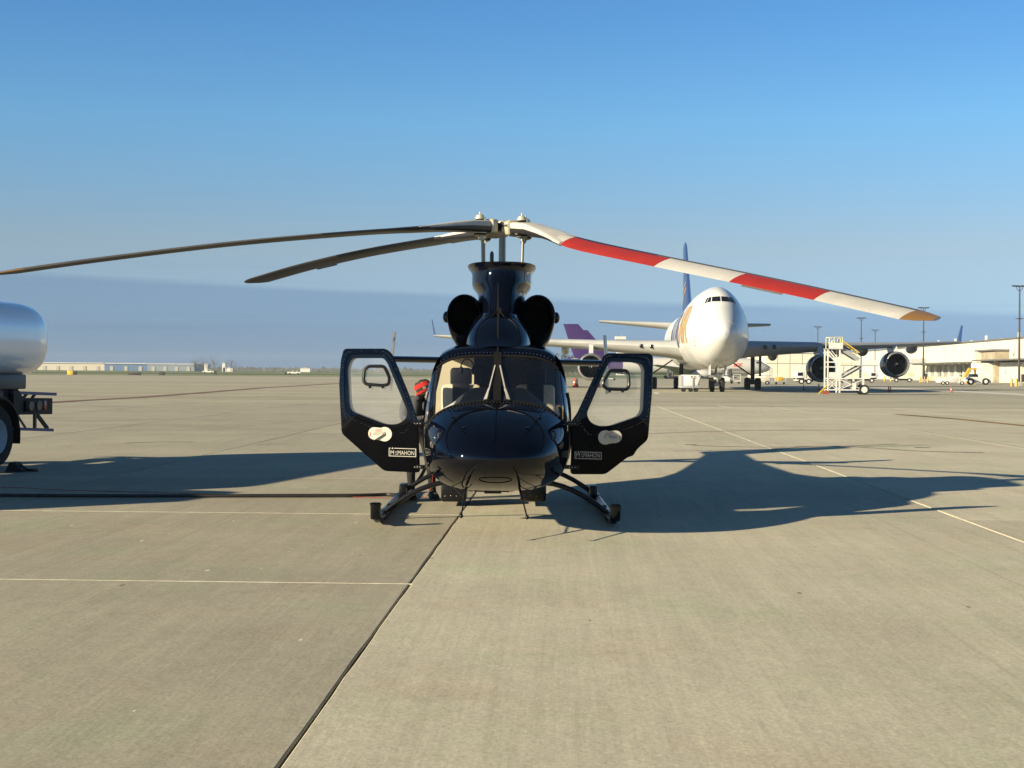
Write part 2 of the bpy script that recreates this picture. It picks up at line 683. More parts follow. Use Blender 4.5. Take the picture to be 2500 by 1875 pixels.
ca, sa = math.cos(LANE), math.sin(LANE)


def lane(x, y, z=0.0):
    """paving grid coordinates -> world (lanes drift to the right with distance)"""
    return Vector((x * ca + y * sa, -x * sa + y * ca, z))


sheet = MB().add([(-2650, -400, -.30), (2650, -400, -.30), (2650, 2700, -.30), (-2650, 2700, -.30)], [(0, 1, 2, 3)])
struct(sheet.build("ground", M_GRASS, smooth=None))

SX0, SY0, NXS, NYS, PITCH = -1.25 - 6.1 * 7, 0.45 - 6.1, 14, 14, 6.1
SX1, SY1 = SX0 + PITCH * NXS, SY0 + PITCH * NYS
# apron round the paved field of slabs
ap = MB()
o4 = [(-900, -80), (700, -80), (700, 900), (-900, 390)]
o4 = [Vector((x, y, 0)) for x, y in o4]
i4 = [lane(SX0, SY0), lane(SX1, SY0), lane(SX1, SY1), lane(SX0, SY1)]
far = [Vector((60, 415, 0)), Vector((90, 900, 0))]
ap.add([o4[0], o4[1], i4[1], i4[0]], [(0, 1, 2, 3)])
ap.add([o4[1], Vector((700, 415, 0)), Vector((60, 415, 0)), i4[2], i4[1]], [(0, 1, 2, 3, 4)])
ap.add([i4[2], Vector((60, 415, 0)), Vector((-900, 385, 0)), i4[3]], [(0, 1, 2, 3)])
ap.add([i4[3], Vector((-900, 385, 0)), o4[0], i4[0]], [(0, 1, 2, 3)])
ap.add([Vector((60, 415, 0)), Vector((700, 415, 0)), Vector((700, 900, 0)), Vector((90, 900, 0))], [(0, 1, 2, 3)])
apron = struct(ap.build("apron", M_APRON, smooth=None))
fl = MB()
fl.add([lane(SX0 - .1, SY0 - .1, -.022), lane(SX1 + .1, SY0 - .1, -.022), lane(SX1 + .1, SY1 + .1, -.022), lane(SX0 - .1, SY1 + .1, -.022)], [(0, 1, 2, 3)])
fl.build("joint_filler", M_FILL, apron, smooth=None)

# slabs with slightly ragged long edges; three shapes shared by all
slab_me = []
for q in range(3):
    rnd = random.Random(30 + q)
    nseg = 14
    gx, gy = 0.011, 0.0026
    L_ = [(-PITCH / 2 + gx + rnd.uniform(-.003, .005), -PITCH / 2 + gy + (PITCH - 2 * gy) * k / nseg) for k in range(nseg + 1)]
    R_ = [(PITCH / 2 - gx + rnd.uniform(-.005, .003), -PITCH / 2 + gy + (PITCH - 2 * gy) * k / nseg) for k in range(nseg + 1)]
    loop = [R_[k] for k in range(nseg + 1)] + [L_[k] for k in range(nseg, -1, -1)]
    inn = [(x * (1 - .007 / 3.05), y * (1 - .002 / 3.05)) for x, y in loop]
    n = len(loop)
    me = bpy.data.meshes.new("concrete_slab")
    vs = [(x, y, 0) for x, y in inn] + [(x, y, -.005) for x, y in loop] + [(x, y, -.06) for x, y in loop]
    fs = [list(range(n))]
    for a in (0, n):
        fs += [[a + j, a + n + j, a + n + (j + 1) % n, a + (j + 1) % n] for j in range(n)]
    me.from_pydata(vs, [], fs)
    bm = bmesh.new(); bm.from_mesh(me); bmesh.ops.recalc_face_normals(bm, faces=bm.faces); bm.to_mesh(me); bm.free()
    me.materials.append(M_SLAB)
    slab_me.append(me)
rs = random.Random(5)
for i in range(NXS):
    lift = 0.010 if i >= 7 else 0.0
    for j in range(NYS):
        o = bpy.data.objects.new("concrete_slab", slab_me[rs.randrange(3)])
        COL.objects.link(o)
        o.parent = apron
        if i < 7:
            o.material_slots[0].link = 'OBJECT'
            o.material_slots[0].material = M_SLABL
        c = lane(SX0 + (i + .5) * PITCH, SY0 + (j + .5) * PITCH, rs.uniform(-.002, .002) + lift * .6 - .002)
        o.location = c
        o.rotation_euler = (0, 0, -LANE + (math.pi if rs.random() < .5 else 0))
# pale sealant in the cross joints
for j in range(1, 5):
    s = MB()
    y = SY0 + j * PITCH
    p = [lane(SX0 + .1, y - .0028, .0012), lane(SX1 - .1, y - .0028, .0012), lane(SX1 - .1, y + .0028, .0012), lane(SX0 + .1, y + .0028, .0012)]
    s.add(p + [q - Vector((0, 0, .02)) for q in p], [(0, 1, 2, 3), (0, 4, 5, 1), (3, 2, 6, 7)])
    s.build("joint_strip", M_SEAL, apron, smooth=None)


for j in range(1, 4):
    y = SY0 + j * PITCH
    for k in range(7, 11):
        x0 = SX0 + k * PITCH + .04
        q = MB()
        for seg in range(12):
            if (seg * 7 + j * 3 + k) % 5 == 0:
                continue
            xa, xb = x0 + (PITCH - .08) * seg / 12, x0 + (PITCH - .08) * (seg + 1) / 12
            q.add([lane(xa, y - .0022, .0078), lane(xb, y - .0022, .0078), lane(xb, y + .0022, .0078), lane(xa, y + .0022, .0078)], [(0, 1, 2, 3)])
        struct(q.build("worn_joint_seal", M_SEAL, apron, smooth=None), "stuff")


def smooth_line(pts, n=6):
    out = []
    for i in range(len(pts) - 1):
        p0, p1, p2, p3 = pts[max(i - 1, 0)], pts[i], pts[i + 1], pts[min(i + 2, len(pts) - 1)]
        for k in range(n):
            t = k / n
            out.append(.5 * ((2 * p1) + (p2 - p0) * t + (2 * p0 - 5 * p1 + 4 * p2 - p3) * t * t + (3 * p1 - p0 - 3 * p2 + p3) * t ** 3))
    return out + [pts[-1]]


def stripe(name, pts, w, material, z=0.012):
    """painted line along ground points"""
    m = MB()
    pts = [Vector(p) for p in pts]
    L_, R_ = [], []
    for i, p in enumerate(pts):
        d = (pts[min(i + 1, len(pts) - 1)] - pts[max(0, i - 1)])
        d.z = 0
        s = Vector((d.y, -d.x, 0)).normalized() * (w / 2)
        L_.append(Vector((p.x - s.x, p.y - s.y, z)))
        R_.append(Vector((p.x + s.x, p.y + s.y, z)))
    for i in range(len(pts) - 1):
        m.add([L_[i], R_[i], R_[i + 1], L_[i + 1]], [(0, 1, 2, 3)])
    return struct(m.build(name, material, smooth=None))


M_ORANGE_LINE = mat("worn_orange_line", (0.27, 0.115, 0.045), 0.8, vary=0.45, vscale=0.8)
M_BLACK_LINE = mat("worn_black_line", (0.075, 0.065, 0.055), 0.9, vary=0.4, vscale=0.8)
M_WHITE_LINE = mat("worn_white_line", (0.55, 0.53, 0.47), 0.8, vary=0.2, vscale=0.8)
M_YELLOW_LINE = mat("worn_yellow_line", (0.42, 0.23, 0.045), 0.8, vary=0.35, vscale=0.8)
# long orange taxi line on the left, dark edged
lp = [G(40, 988), G(180, 979), G(330, 971), G(480, 960), G(640, 947), G(760, 940), G(840, 935.5), G(1000, 931), G(1200, 928)]
stripe("taxi_line_edge", lp, 1.05, M_BLACK_LINE, 0.012)
stripe("taxi_line", lp, 0.34, M_ORANGE_LINE, 0.016)
# double line on the right
for off in (0.0, 0.62):
    a = [G(2190, 1012) + Vector((off * .2, -off, 0)), G(2330, 1023) + Vector((off * .2, -off, 0)), G(2520, 1042) + Vector((off * .2, -off, 0)), G(2700, 1066) + Vector((off * .2, -off, 0))]
    stripe("double_line_edge", a, 0.34, M_BLACK_LINE, 0.012)
    stripe("double_line", a, 0.18, M_YELLOW_LINE, 0.016)
# thin white stand markings
stripe("stand_line", [G(1672, 1005), G(1790, 997)], 0.09, M_WHITE_LINE, 0.013)
stripe("stand_line", [G(1790, 997), G(1752, 990)], 0.16, M_WHITE_LINE, 0.013)
stripe("stand_line", [G(1995, 1012), G(2240, 1050), G(2520, 1096)], 0.07, M_WHITE_LINE, 0.013)
stripe("stand_line", [G(2420, 1002), G(2520, 1010)], 0.12, M_WHITE_LINE, 0.013)
stripe("stand_line", [G(60, 1028), G(860, 1014)], 0.08, M_WHITE_LINE, 0.013)
stripe("stand_line", [G(1600, 958), G(1606, 963)], 0.4, M_WHITE_LINE, 0.013)
# pale repaired strip far right
stripe("repair_strip", [G(2120, 945), G(2330, 955), G(2560, 967)], 3.2, mat("pale_repair", (0.50, 0.47, 0.42), 0.9, vary=.12, vscale=.2), 0.009)
# far taxiways in the grass
for y0, y1, nm in ((520, 548, "taxiway"), (900, 950, "runway")):
    t = MB().add([(-2500, y0 - 20, -.28), (2500, y0 + 30, -.28), (2500, y1 + 30, -.28), (-2500, y1 - 20, -.28)], [(0, 1, 2, 3)])
    struct(t.build(nm, M_TAXI, smooth=None))
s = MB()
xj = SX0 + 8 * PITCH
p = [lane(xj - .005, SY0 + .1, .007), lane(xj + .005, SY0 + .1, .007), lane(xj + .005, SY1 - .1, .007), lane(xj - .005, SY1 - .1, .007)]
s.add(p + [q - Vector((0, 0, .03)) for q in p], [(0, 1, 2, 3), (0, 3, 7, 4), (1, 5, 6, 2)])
s.build("joint_strip", mat("pale_lit_joint", (0.44, 0.415, 0.325), .9, vary=.2, vscale=4), apron, smooth=None)  # pale strip in one lane joint, its sunlit look put into the colour

M_RUBBER = mat("rubber_smear", (0.30, 0.275, 0.205), 0.9, vary=.25, vscale=1.2)
for pts, w in (([G(1690, 1088), G(1860, 1092), G(2040, 1090), G(2190, 1084)], .16), ([G(1875, 1104), G(1900, 1096), G(1990, 1090), G(2100, 1092), G(2230, 1101), G(2400, 1106)], .22),
               ([G(1560, 1060), G(1800, 1052), G(2100, 1050)], .25), ([G(300, 1082), G(380, 1079), G(470, 1079)], .12), ([G(620, 1085), G(700, 1083)], .10)):
    stripe("tyre_mark", smooth_line(pts), w, M_RUBBER, 0.0105)
for pts in ([G(2232, 1093), G(2270, 1094)], [G(1672, 1086), G(1700, 1086)]):
    stripe("oil_spot", pts, .14, mat("oil_stain", (.10, .09, .07), .7), 0.011)


# ------------------------------------------------------------------ helicopter
M_GLOSS = mat("black_gloss_paint", (0.0012, 0.0018, 0.0048), 0.35, coat=0.70, spec=0.0)
M_DOOR = mat("black_door_dull", (0.0016, 0.0019, 0.0030), 0.30, spec=0.06)
M_BLACK = mat("black_satin", (0.0055, 0.0055, 0.007), 0.30, spec=0.35)
M_MATTBLACK = mat("black_matt", (0.006, 0.006, 0.006), 0.75, spec=0.15)
M_VOID = mat("duct_black", (0.003, 0.003, 0.004), 0.9, spec=0.05)
M_CREAM = mat("cream_liner", (0.52, 0.46, 0.33), 0.8, vary=0.08, vscale=4)
M_FLEECE = mat("cream_fleece", (0.70, 0.62, 0.46), 0.95, bump=0.8, bscale=90, vary=0.15, vscale=20)
M_SEAT = mat("navy_leather", (0.004, 0.005, 0.012), 0.6, bump=.2, spec=.2)
M_DASH = mat("dash_charcoal", (0.022, 0.023, 0.026), 0.8, bump=.2, bscale=120)
M_HUB = mat("hub_cream_metal", (0.50, 0.46, 0.34), 0.4, metal=0.35, vary=0.25, vscale=8)
M_STEEL = mat("steel", (0.55, 0.54, 0.50), 0.3, metal=1.0)
M_MAST = mat("mast_grey", (0.22, 0.22, 0.20), 0.35, metal=0.6, vary=.15, vscale=5)
M_BWHITE = mat("blade_white", (0.41, 0.405, 0.385), 0.5, vary=0.10, vscale=3)
M_BRED = mat("blade_red", (0.265, 0.018, 0.013), 0.5, vary=0.1, vscale=3)
M_BTAN = mat("blade_tip_bronze", (0.36, 0.20, 0.07), 0.35, metal=0.5)
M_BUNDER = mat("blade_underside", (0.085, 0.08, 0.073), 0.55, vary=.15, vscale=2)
M_BDARK = mat("blade_erosion_strip", (0.016, 0.016, 0.018), 0.4)
M_WHITE = mat("white_paint", (0.58, 0.57, 0.54), 0.4)
M_PLATE = mat("cream_plate", (0.50, 0.47, 0.40), 0.45)
M_REDPRINT = mat("red_print", (0.50, 0.03, 0.02), 0.5)
M_SILVERPRINT = mat("silver_print", (0.40, 0.39, 0.36), 0.45)
M_WIND = glass_mat("windshield_glass", (0.92, 0.95, 0.95), 0.004)
M_DOORGLASS = glass_mat("door_glass", (0.93, 0.94, 0.92), 0.07, refl=.8)

# faint unevenness and dust in the clear coat
nt_ = M_GLOSS.node_tree
tc_ = nt_.nodes.new("ShaderNodeTexCoord")
n1_ = nt_.nodes.new("ShaderNodeTexNoise")
n1_.inputs['Scale'].default_value = 2.2
n1_.inputs['Detail'].default_value = 5
nt_.links.new(tc_.outputs['Object'], n1_.inputs['Vector'])
bp_ = nt_.nodes.new("ShaderNodeBump")
bp_.inputs['Strength'].default_value = 0.10
bp_.inputs['Distance'].default_value = 0.006
nt_.links.new(n1_.outputs[0], bp_.inputs['Height'])
nt_.links.new(bp_.outputs[0], nt_.nodes["Principled BSDF"].inputs['Coat Normal'])
n2_ = nt_.nodes.new("ShaderNodeTexNoise")
n2_.inputs['Scale'].default_value = 14
n2_.inputs['Detail'].default_value = 6
nt_.links.new(tc_.outputs['Object'], n2_.inputs['Vector'])
mr_ = nt_.nodes.new("ShaderNodeMath")
mr_.operation = 'MULTIPLY_ADD'
mr_.inputs[1].default_value = 0.10
mr_.inputs[2].default_value = -0.02
nt_.links.new(n2_.outputs[0], mr_.inputs[0])
nt_.links.new(mr_.outputs[0], nt_.nodes["Principled BSDF"].inputs['Coat Roughness'])

HX, HY = -0.165, 20.9
heli = thing("helicopter", "black helicopter with both crew doors open and red and white rotor blade", "helicopter", (HX, HY, 0))

HS = [  # Y, half width, height of widest, top, bottom, roundness above, below
    (15.68, .03, .858, .872, .844, 2.0, 2.0), (15.71, .20, .858, .928, .79, 2.0, 2.0), (15.79, .385, .86, 1.015, .705, 2.1, 2.1),
    (16.0, .56, .865, 1.140, .60, 2.2, 2.2), (16.3, .68, .88, 1.262, .52, 2.3, 2.5), (16.7, .765, .925, 1.375, .46, 2.4, 2.8),
    (16.95, .797, .975, 1.430, .44, 2.5, 3.0), (17.3, .82, 1.02, 1.668, .43, 3.1, 3.0), (17.7, .826, 1.07, 1.955, .42, 4.0, 3.0),
    (17.84, .828, 1.08, 2.040, .42, 4.2, 3.0), (18.3, .835, 1.1, 2.085, .41, 4.2, 3.0), (19.0, .85, 1.12, 2.11, .40, 4.0, 3.0),
    (20.0, .87, 1.15, 2.13, .40, 4.0, 3.0), (21.5, .87, 1.2, 2.15, .42, 4.0, 3.0), (22.8, .74, 1.3, 2.1, .6, 3.0, 3.0),
    (24.0, .42, 1.55, 2.0, 1.1, 2.3, 2.3), (27.0, .26, 1.72, 2.0, 1.42, 2.0, 2.0), (31.3, .15, 1.95, 2.1, 1.8, 2.0, 2.0)]
YB, YT, YD0, YD1 = 16.95, 17.66, 17.60, 18.85
ys = [15.68, 15.685, 15.695, 15.71, 15.73, 15.76, 15.79, 15.84, 15.9, 16.0, 16.15, 16.3, 16.5, 16.7, 16.82, 16.95, 17.02, 17.1, 17.2, 17.3, 17.4, 17.5,
      17.60, 17.66, 17.72, 17.78, 17.84, 17.95, 18.1, 18.3, 18.6, 18.85, 19.2, 19.6, 20.0, 20.6, 21.2, 21.8, 22.3, 22.8, 23.4, 24.0, 25, 26, 27, 28, 29.5, 31.3]
NT = 128
rings = [super_ring(y, *hermite(HS, y), n=NT, cx=HX) for y in ys]


def deg(j):
    a = (j + .5) * 360.0 / NT
    return a if a <= 180 else a - 360


def zone(i, j):
    ym = (ys[i] + ys[i + 1]) / 2
    a = deg(j)
    fold = a if -90 <= a <= 90 else (180 - a if a > 90 else -180 - a)      # 0 at the side, 90 at the top
    xm = sum(p.x - HX for p in (rings[i][j], rings[i][(j + 1) % NT], rings[i + 1][j], rings[i + 1][(j + 1) % NT])) / 4
    if YB < ym < YT and fold > 9 and a > 0:
        return 'post' if abs(xm) < .048 else ('wl' if xm < 0 else 'wr')
    if YD0 < ym < YD1 and -38 < fold < 50:
        return 'door'
    return 'body'


fus = MB().loft(rings, keep=lambda i, j: zone(i, j) in ('body', 'post'), cap0=True, cap1=True)
fus_o = fus.build("fuselage", M_GLOSS, heli, smooth=50)
for k in ('wl', 'wr'):
    wsh = MB().loft(rings, keep=lambda i, j: zone(i, j) == k).build("windshield", M_WIND, heli, smooth=60)


def on_skin(x, y, lift=0.0):
    """a point on the upper skin at lateral x (from the centre line) and station y"""
    w, zc, zt, zb, eu, el = hermite(HS, y)
    s = min(1.0, abs(x) / w)
    return Vector((HX + x, y, zc + (zt - zc) * (1 - s ** eu) ** (1 / eu) + lift))


def under_skin(x, y, lift=0.0):
    w, zc, zt, zb, eu, el = hermite(HS, y)
    q = min(1.0, abs(x) / w)
    return Vector((HX + x, y, zc - (zc - zb) * (1 - q ** el) ** (1 / el) - lift))


M_SEAML = mat("seam_black", (.0015, .0015, .0015), .9, spec=0.0)
MB().tube([on_skin(0, 15.80 + 1.1 * k / 12, .001) for k in range(13)], .0035, 5).build("nose_seam", M_SEAML, heli)
for sx_ in (-1, 1):
    MB().tube([on_skin(sx_ * (.30 + .22 * (k / 10) ** .7), 15.98 + .86 * k / 10, .001) for k in range(11)], .003, 5).build("nose_seam", M_SEAML, heli)
    MB().tube([under_skin(sx_ * (.25 + .12 * k / 8), 16.15 + .75 * k / 8, .001) for k in range(9)], .004, 5).build("nose_seam", M_SEAML, heli)
    lat = MB()
    for yy in (16.15, 16.55):
        q = on_skin(sx_ * (.335 if yy < 16.3 else .47), yy, .002)
        lat = MB().rbox(q.x - .018, q.x + .018, q.y - .03, q.y + .03, q.z - .006, q.z + .006, .003)
        lat.build("nose_latch", M_BLACK, heli)
ll = [under_skin(.17 * math.cos(t), 15.93 + .075 * math.sin(t), .002) for t in [2 * math.pi * k / 28 for k in range(29)]]
MB().tube(ll, .0035, 5).build("light_cover_rim", M_SEAML, heli)
urv = MB()
for sx_ in (-1, 1):
    for k in range(16):
        urv.ball(under_skin(sx_ * (.28 + .12 * k / 15), 16.15 + .75 * k / 15, .002), .0045, 3)
    for k in range(14):
        urv.ball(under_skin(sx_ * (.36 + .26 * k / 13), 16.75, .002), .0045, 3)
struct(urv.build("rivet", M_STEEL, heli), "stuff")

# windshield surround, centre post and corner posts
sur = MB()
base_l = [on_skin(-.775 + 1.55 * k / 24, YB - .01, .004) for k in range(25)]
sur.tube(base_l, .014, 6)
top_l = [on_skin(-.70 + 1.40 * k / 24, YT + .005, .004) for k in range(25)]
sur.tube(top_l, .016, 6)
sur.build("windshield_frame", M_MATTBLACK, heli)
for s in (-1, 1):
    pl = []
    for k in range(9):
        y = YB + (YT - YB) * k / 8
        w = hermite(HS, y)[0]
        pl.append(on_skin(s * w * (.955 - .085 * (k / 8) ** 1.0), y, -.004))
    MB().tube(pl, .011, 6).build("corner_post", M_BLACK, heli)
    pl = []
    for k in range(9):
        y = 17.0 + .62 * k / 8
        w, zc, zt, zb, eu, el = hermite(HS, y)
        pl.append(Vector((HX + s * w * .999, y, zc + (zt - zc) * (1 - .999 ** eu) ** (1 / eu))))
    MB().tube(pl, .008, 6).build("corner_post", M_BLACK, heli)
cp = MB()
cpts = [on_skin(0, y, .012) for y in (16.9, 17.1, 17.3, 17.5, 17.7)]
for i in range(4):
    cp.bar(cpts[i], cpts[i + 1], .085, .03)
cp.build("centre_post", M_MATTBLACK, heli)
# wire cutter on the roof and its spine
wc = MB()
wc.tube([on_skin(0, 17.7, .02), on_skin(0, 17.95, .03), Vector((HX, 18.3, 2.33)), Vector((HX, 18.75, 2.50))], .013, 6)
wc.tube([P(1216, 757, 18.7), P(1216, 690, 18.9)], [.012, .004], 6)
wc.tube([P(1216, 757, 18.7), P(1168, 806, 18.4)], .008, 6)
wc.tube([P(1216, 757, 18.7), P(1264, 808, 18.4)], .008, 6)
wc.box(HX - .03, HX + .03, 18.68, 18.74, 2.44, 2.53)
wc.build("wire_cutter", M_MATTBLACK, heli)
# wipers
for s in (-1, 1):
    c0 = on_skin(s * .115, 16.93, .03)
    c1 = on_skin(s * .028, 17.47, .035)
    wp = MB().bar(c0, c1, .013, .010)
    wp.bar(c0 + Vector((s * .02, .0, -.01)), c0 + (c1 - c0) * .3, .02, .016)
    wo = wp.build("wiper", mat("wiper_grey", (.34, .33, .31), .45), heli)
    MB().bar(c0 + Vector((0, -.02, -.03)), c0 + Vector((0, .06, .01)), .05, .035).build("wiper_pivot", M_MATTBLACK, wo)
# rivets along the roof edge
rv = MB()
for k in range(33):
    q = on_skin(-.66 + 1.32 * k / 32, 17.725, .003)
    rv.ball(q, .0042, 3)
for k in range(41):
    q = on_skin(-.74 + 1.48 * k / 40, 16.90, .003)
    rv.ball(q, .004, 3)
struct(rv.build("rivet", M_STEEL, heli), "stuff")

# roof fairing (doghouse)
DH = [(17.80, .16, 2.02, 2.05), (17.95, .27, 2.03, 2.11), (18.2, .345, 2.04, 2.25), (18.5, .385, 2.05, 2.39), (18.8, .40, 2.05, 2.475), (19.2, .41, 2.05, 2.53), (19.7, .42, 2.05, 2.56)]
dr = []
for k in range(22):
    y = 17.80 + 1.9 * k / 21
    w, zb, zt = hermite(DH, y)
    dr.append([Vector((HX + w * math.copysign(abs(math.cos(t)) ** .8, math.cos(t)), y, zb + (zt - zb) * abs(math.sin(t)) ** .9)) for t in [math.pi * q / 26 for q in range(27)]])
MB().loft(dr, closed=False).build("roof_fairing", M_GLOSS, heli, smooth=50)

# mast fairing, lofted upwards
PY = [(2.15, .37, 19.08), (2.35, .345, 19.20), (2.55, .322, 19.32), (2.74, .312, 19.43), (2.80, .33, 19.46), (2.87, .385, 19.50), (2.92, .398, 19.52), (3.04, .398, 19.56),
      (3.085, .412, 19.56), (3.12, .437, 19.55), (3.142, .456, 19.535), (3.157, .458, 19.535)]
pr = []
for z, w, yf in PY:
    rg = []
    for q in range(48):
        t = 2 * math.pi * q / 48
        e = 2 / 2.7
        x = w * math.copysign(abs(math.cos(t)) ** e, math.cos(t))
        yy = 20.75 + (20.75 - yf) * math.copysign(abs(math.sin(t)) ** e, math.sin(t))
        rg.append(Vector((HX + .02 + x, yy, z)))
    pr.append(rg)
pf = MB().loft(pr, cap1=True).build("mast_fairing", M_GLOSS, heli, smooth=40)

# engine intakes
for s in (-1, 1):
    cx, cz = HX + .02 + s * .478, 2.482
    rg, inn = [], []

    def ell(y, rx, rz, dx=0, dz=0, low=1.12):
        out = []
        for q in range(36):
            t = 2 * math.pi * q / 36
            c, sn = math.cos(t), math.sin(t)
            x = cx + dx * s + rx * c
            z = cz + dz + rz * (sn if sn > 0 else sn * low)
            out.append(Vector((x, y, z)))
        return out
    outer = [ell(19.580, .205, .240), ell(19.570, .209, .245), ell(19.580, .213, .250, 0, 0, 1.2), ell(19.660, .222, .262, -.006, 0, 1.42), ell(19.980, .232, .285, -.012, -.01, 1.5), ell(20.480, .24, .30, -.02, -.02, 1.5),
             ell(21.100, .24, .30, -.04, -.02, 1.5), ell(22.000, .2, .26, -.10, -.05), ell(22.600, .1, .14, -.16, -.1)]
    sh = MB().loft(outer, cap1=True).build("intake_cowl", M_GLOSS, heli, smooth=60)
    inn = [ell(19.580, .205, .240), ell(19.640, .20, .232), ell(19.980, .18, .20, -.04), ell(20.330, .15, .17, -.10), ell(20.800, .09, .10, -.20), ell(21.600, .01, .01, -.30)]
    MB().loft(inn, cap1=True, mfun=lambda i, j: 0 if i < 2 else 1).build("intake_duct", [M_GLOSS, M_VOID], sh, smooth=45)
    # small side scoop
    sc = [[Vector((cx + s * (.235 + .05 * k), 19.75 + .0 * k, cz)) for k in range(1)] for _ in range(1)]
    MB().ball((cx + s * .235, 20.05, cz - .02), .085, 8, sq=(.6, 1.3, .9)).build("side_scoop", M_GLOSS, sh)

# mast, swashplate, links, hub
MB().tube([Vector((HX + .02, HY, 3.10)), Vector((HX + .02, HY, 3.60))], [.05, .046], 18).build("mast", M_MAST, heli)
MB().lathe([(.001, 3.155), (.17, 3.155), (.17, 3.175), (.12, 3.20), (.07, 3.21), (.001, 3.21)], (HX + .02, HY, 0), 'Z', 24).build("swashplate", M_MAST, heli)
HUBC = Vector((HX + .03, HY, 3.71))
AZ = R(50.7)
DIRS = {'fr': Vector((math.cos(AZ), -math.sin(AZ), 0)), 'rr': Vector((math.sin(AZ), math.cos(AZ), 0)),
        'rl': Vector((-math.cos(AZ), math.sin(AZ), 0)), 'fl': Vector((-math.sin(AZ), -math.cos(AZ), 0))}
hb = MB()
hb.lathe([(.001, -.12), (.06, -.12), (.085, -.08), (.085, .06), (.07, .09), (.001, .09)], HUBC, 'Z', 20)
for k, d in DIRS.items():
    for dz in (-.045, .035):
        hb.bar(HUBC + Vector((0, 0, dz)), HUBC + d * .44 + Vector((0, 0, dz - .01)), .13, .028)
    hb.bar(HUBC + d * .08 + Vector((0, 0, -.005)), HUBC + d * .2 + Vector((0, 0, -.01)), .10, .13)
hub_o = hb.build("rotor_hub", M_HUB, heli)
plate = [(-.02, -.06), (.05, -.085), (.13, -.09), (.15, -.02), (.13, .05), (.06, .085), (-.01, .06)]
MB().prism([(HUBC.x + a, HUBC.z - .005 + b) for a, b in plate], HUBC.y - .155, HUBC.y - .135).build("hub_plate", M_HUB, hub_o)
for a, b in ((.0, .04), (.06, .075), (.13, .04), (.145, -.02), (.12, -.08), (.05, -.075)):
    MB().cyl((HUBC.x + a, HUBC.y - .165, HUBC.z - .005 + b), (HUBC.x + a, HUBC.y - .13, HUBC.z - .005 + b), .011, n=8).build("bolt", M_MATTBLACK, hub_o)

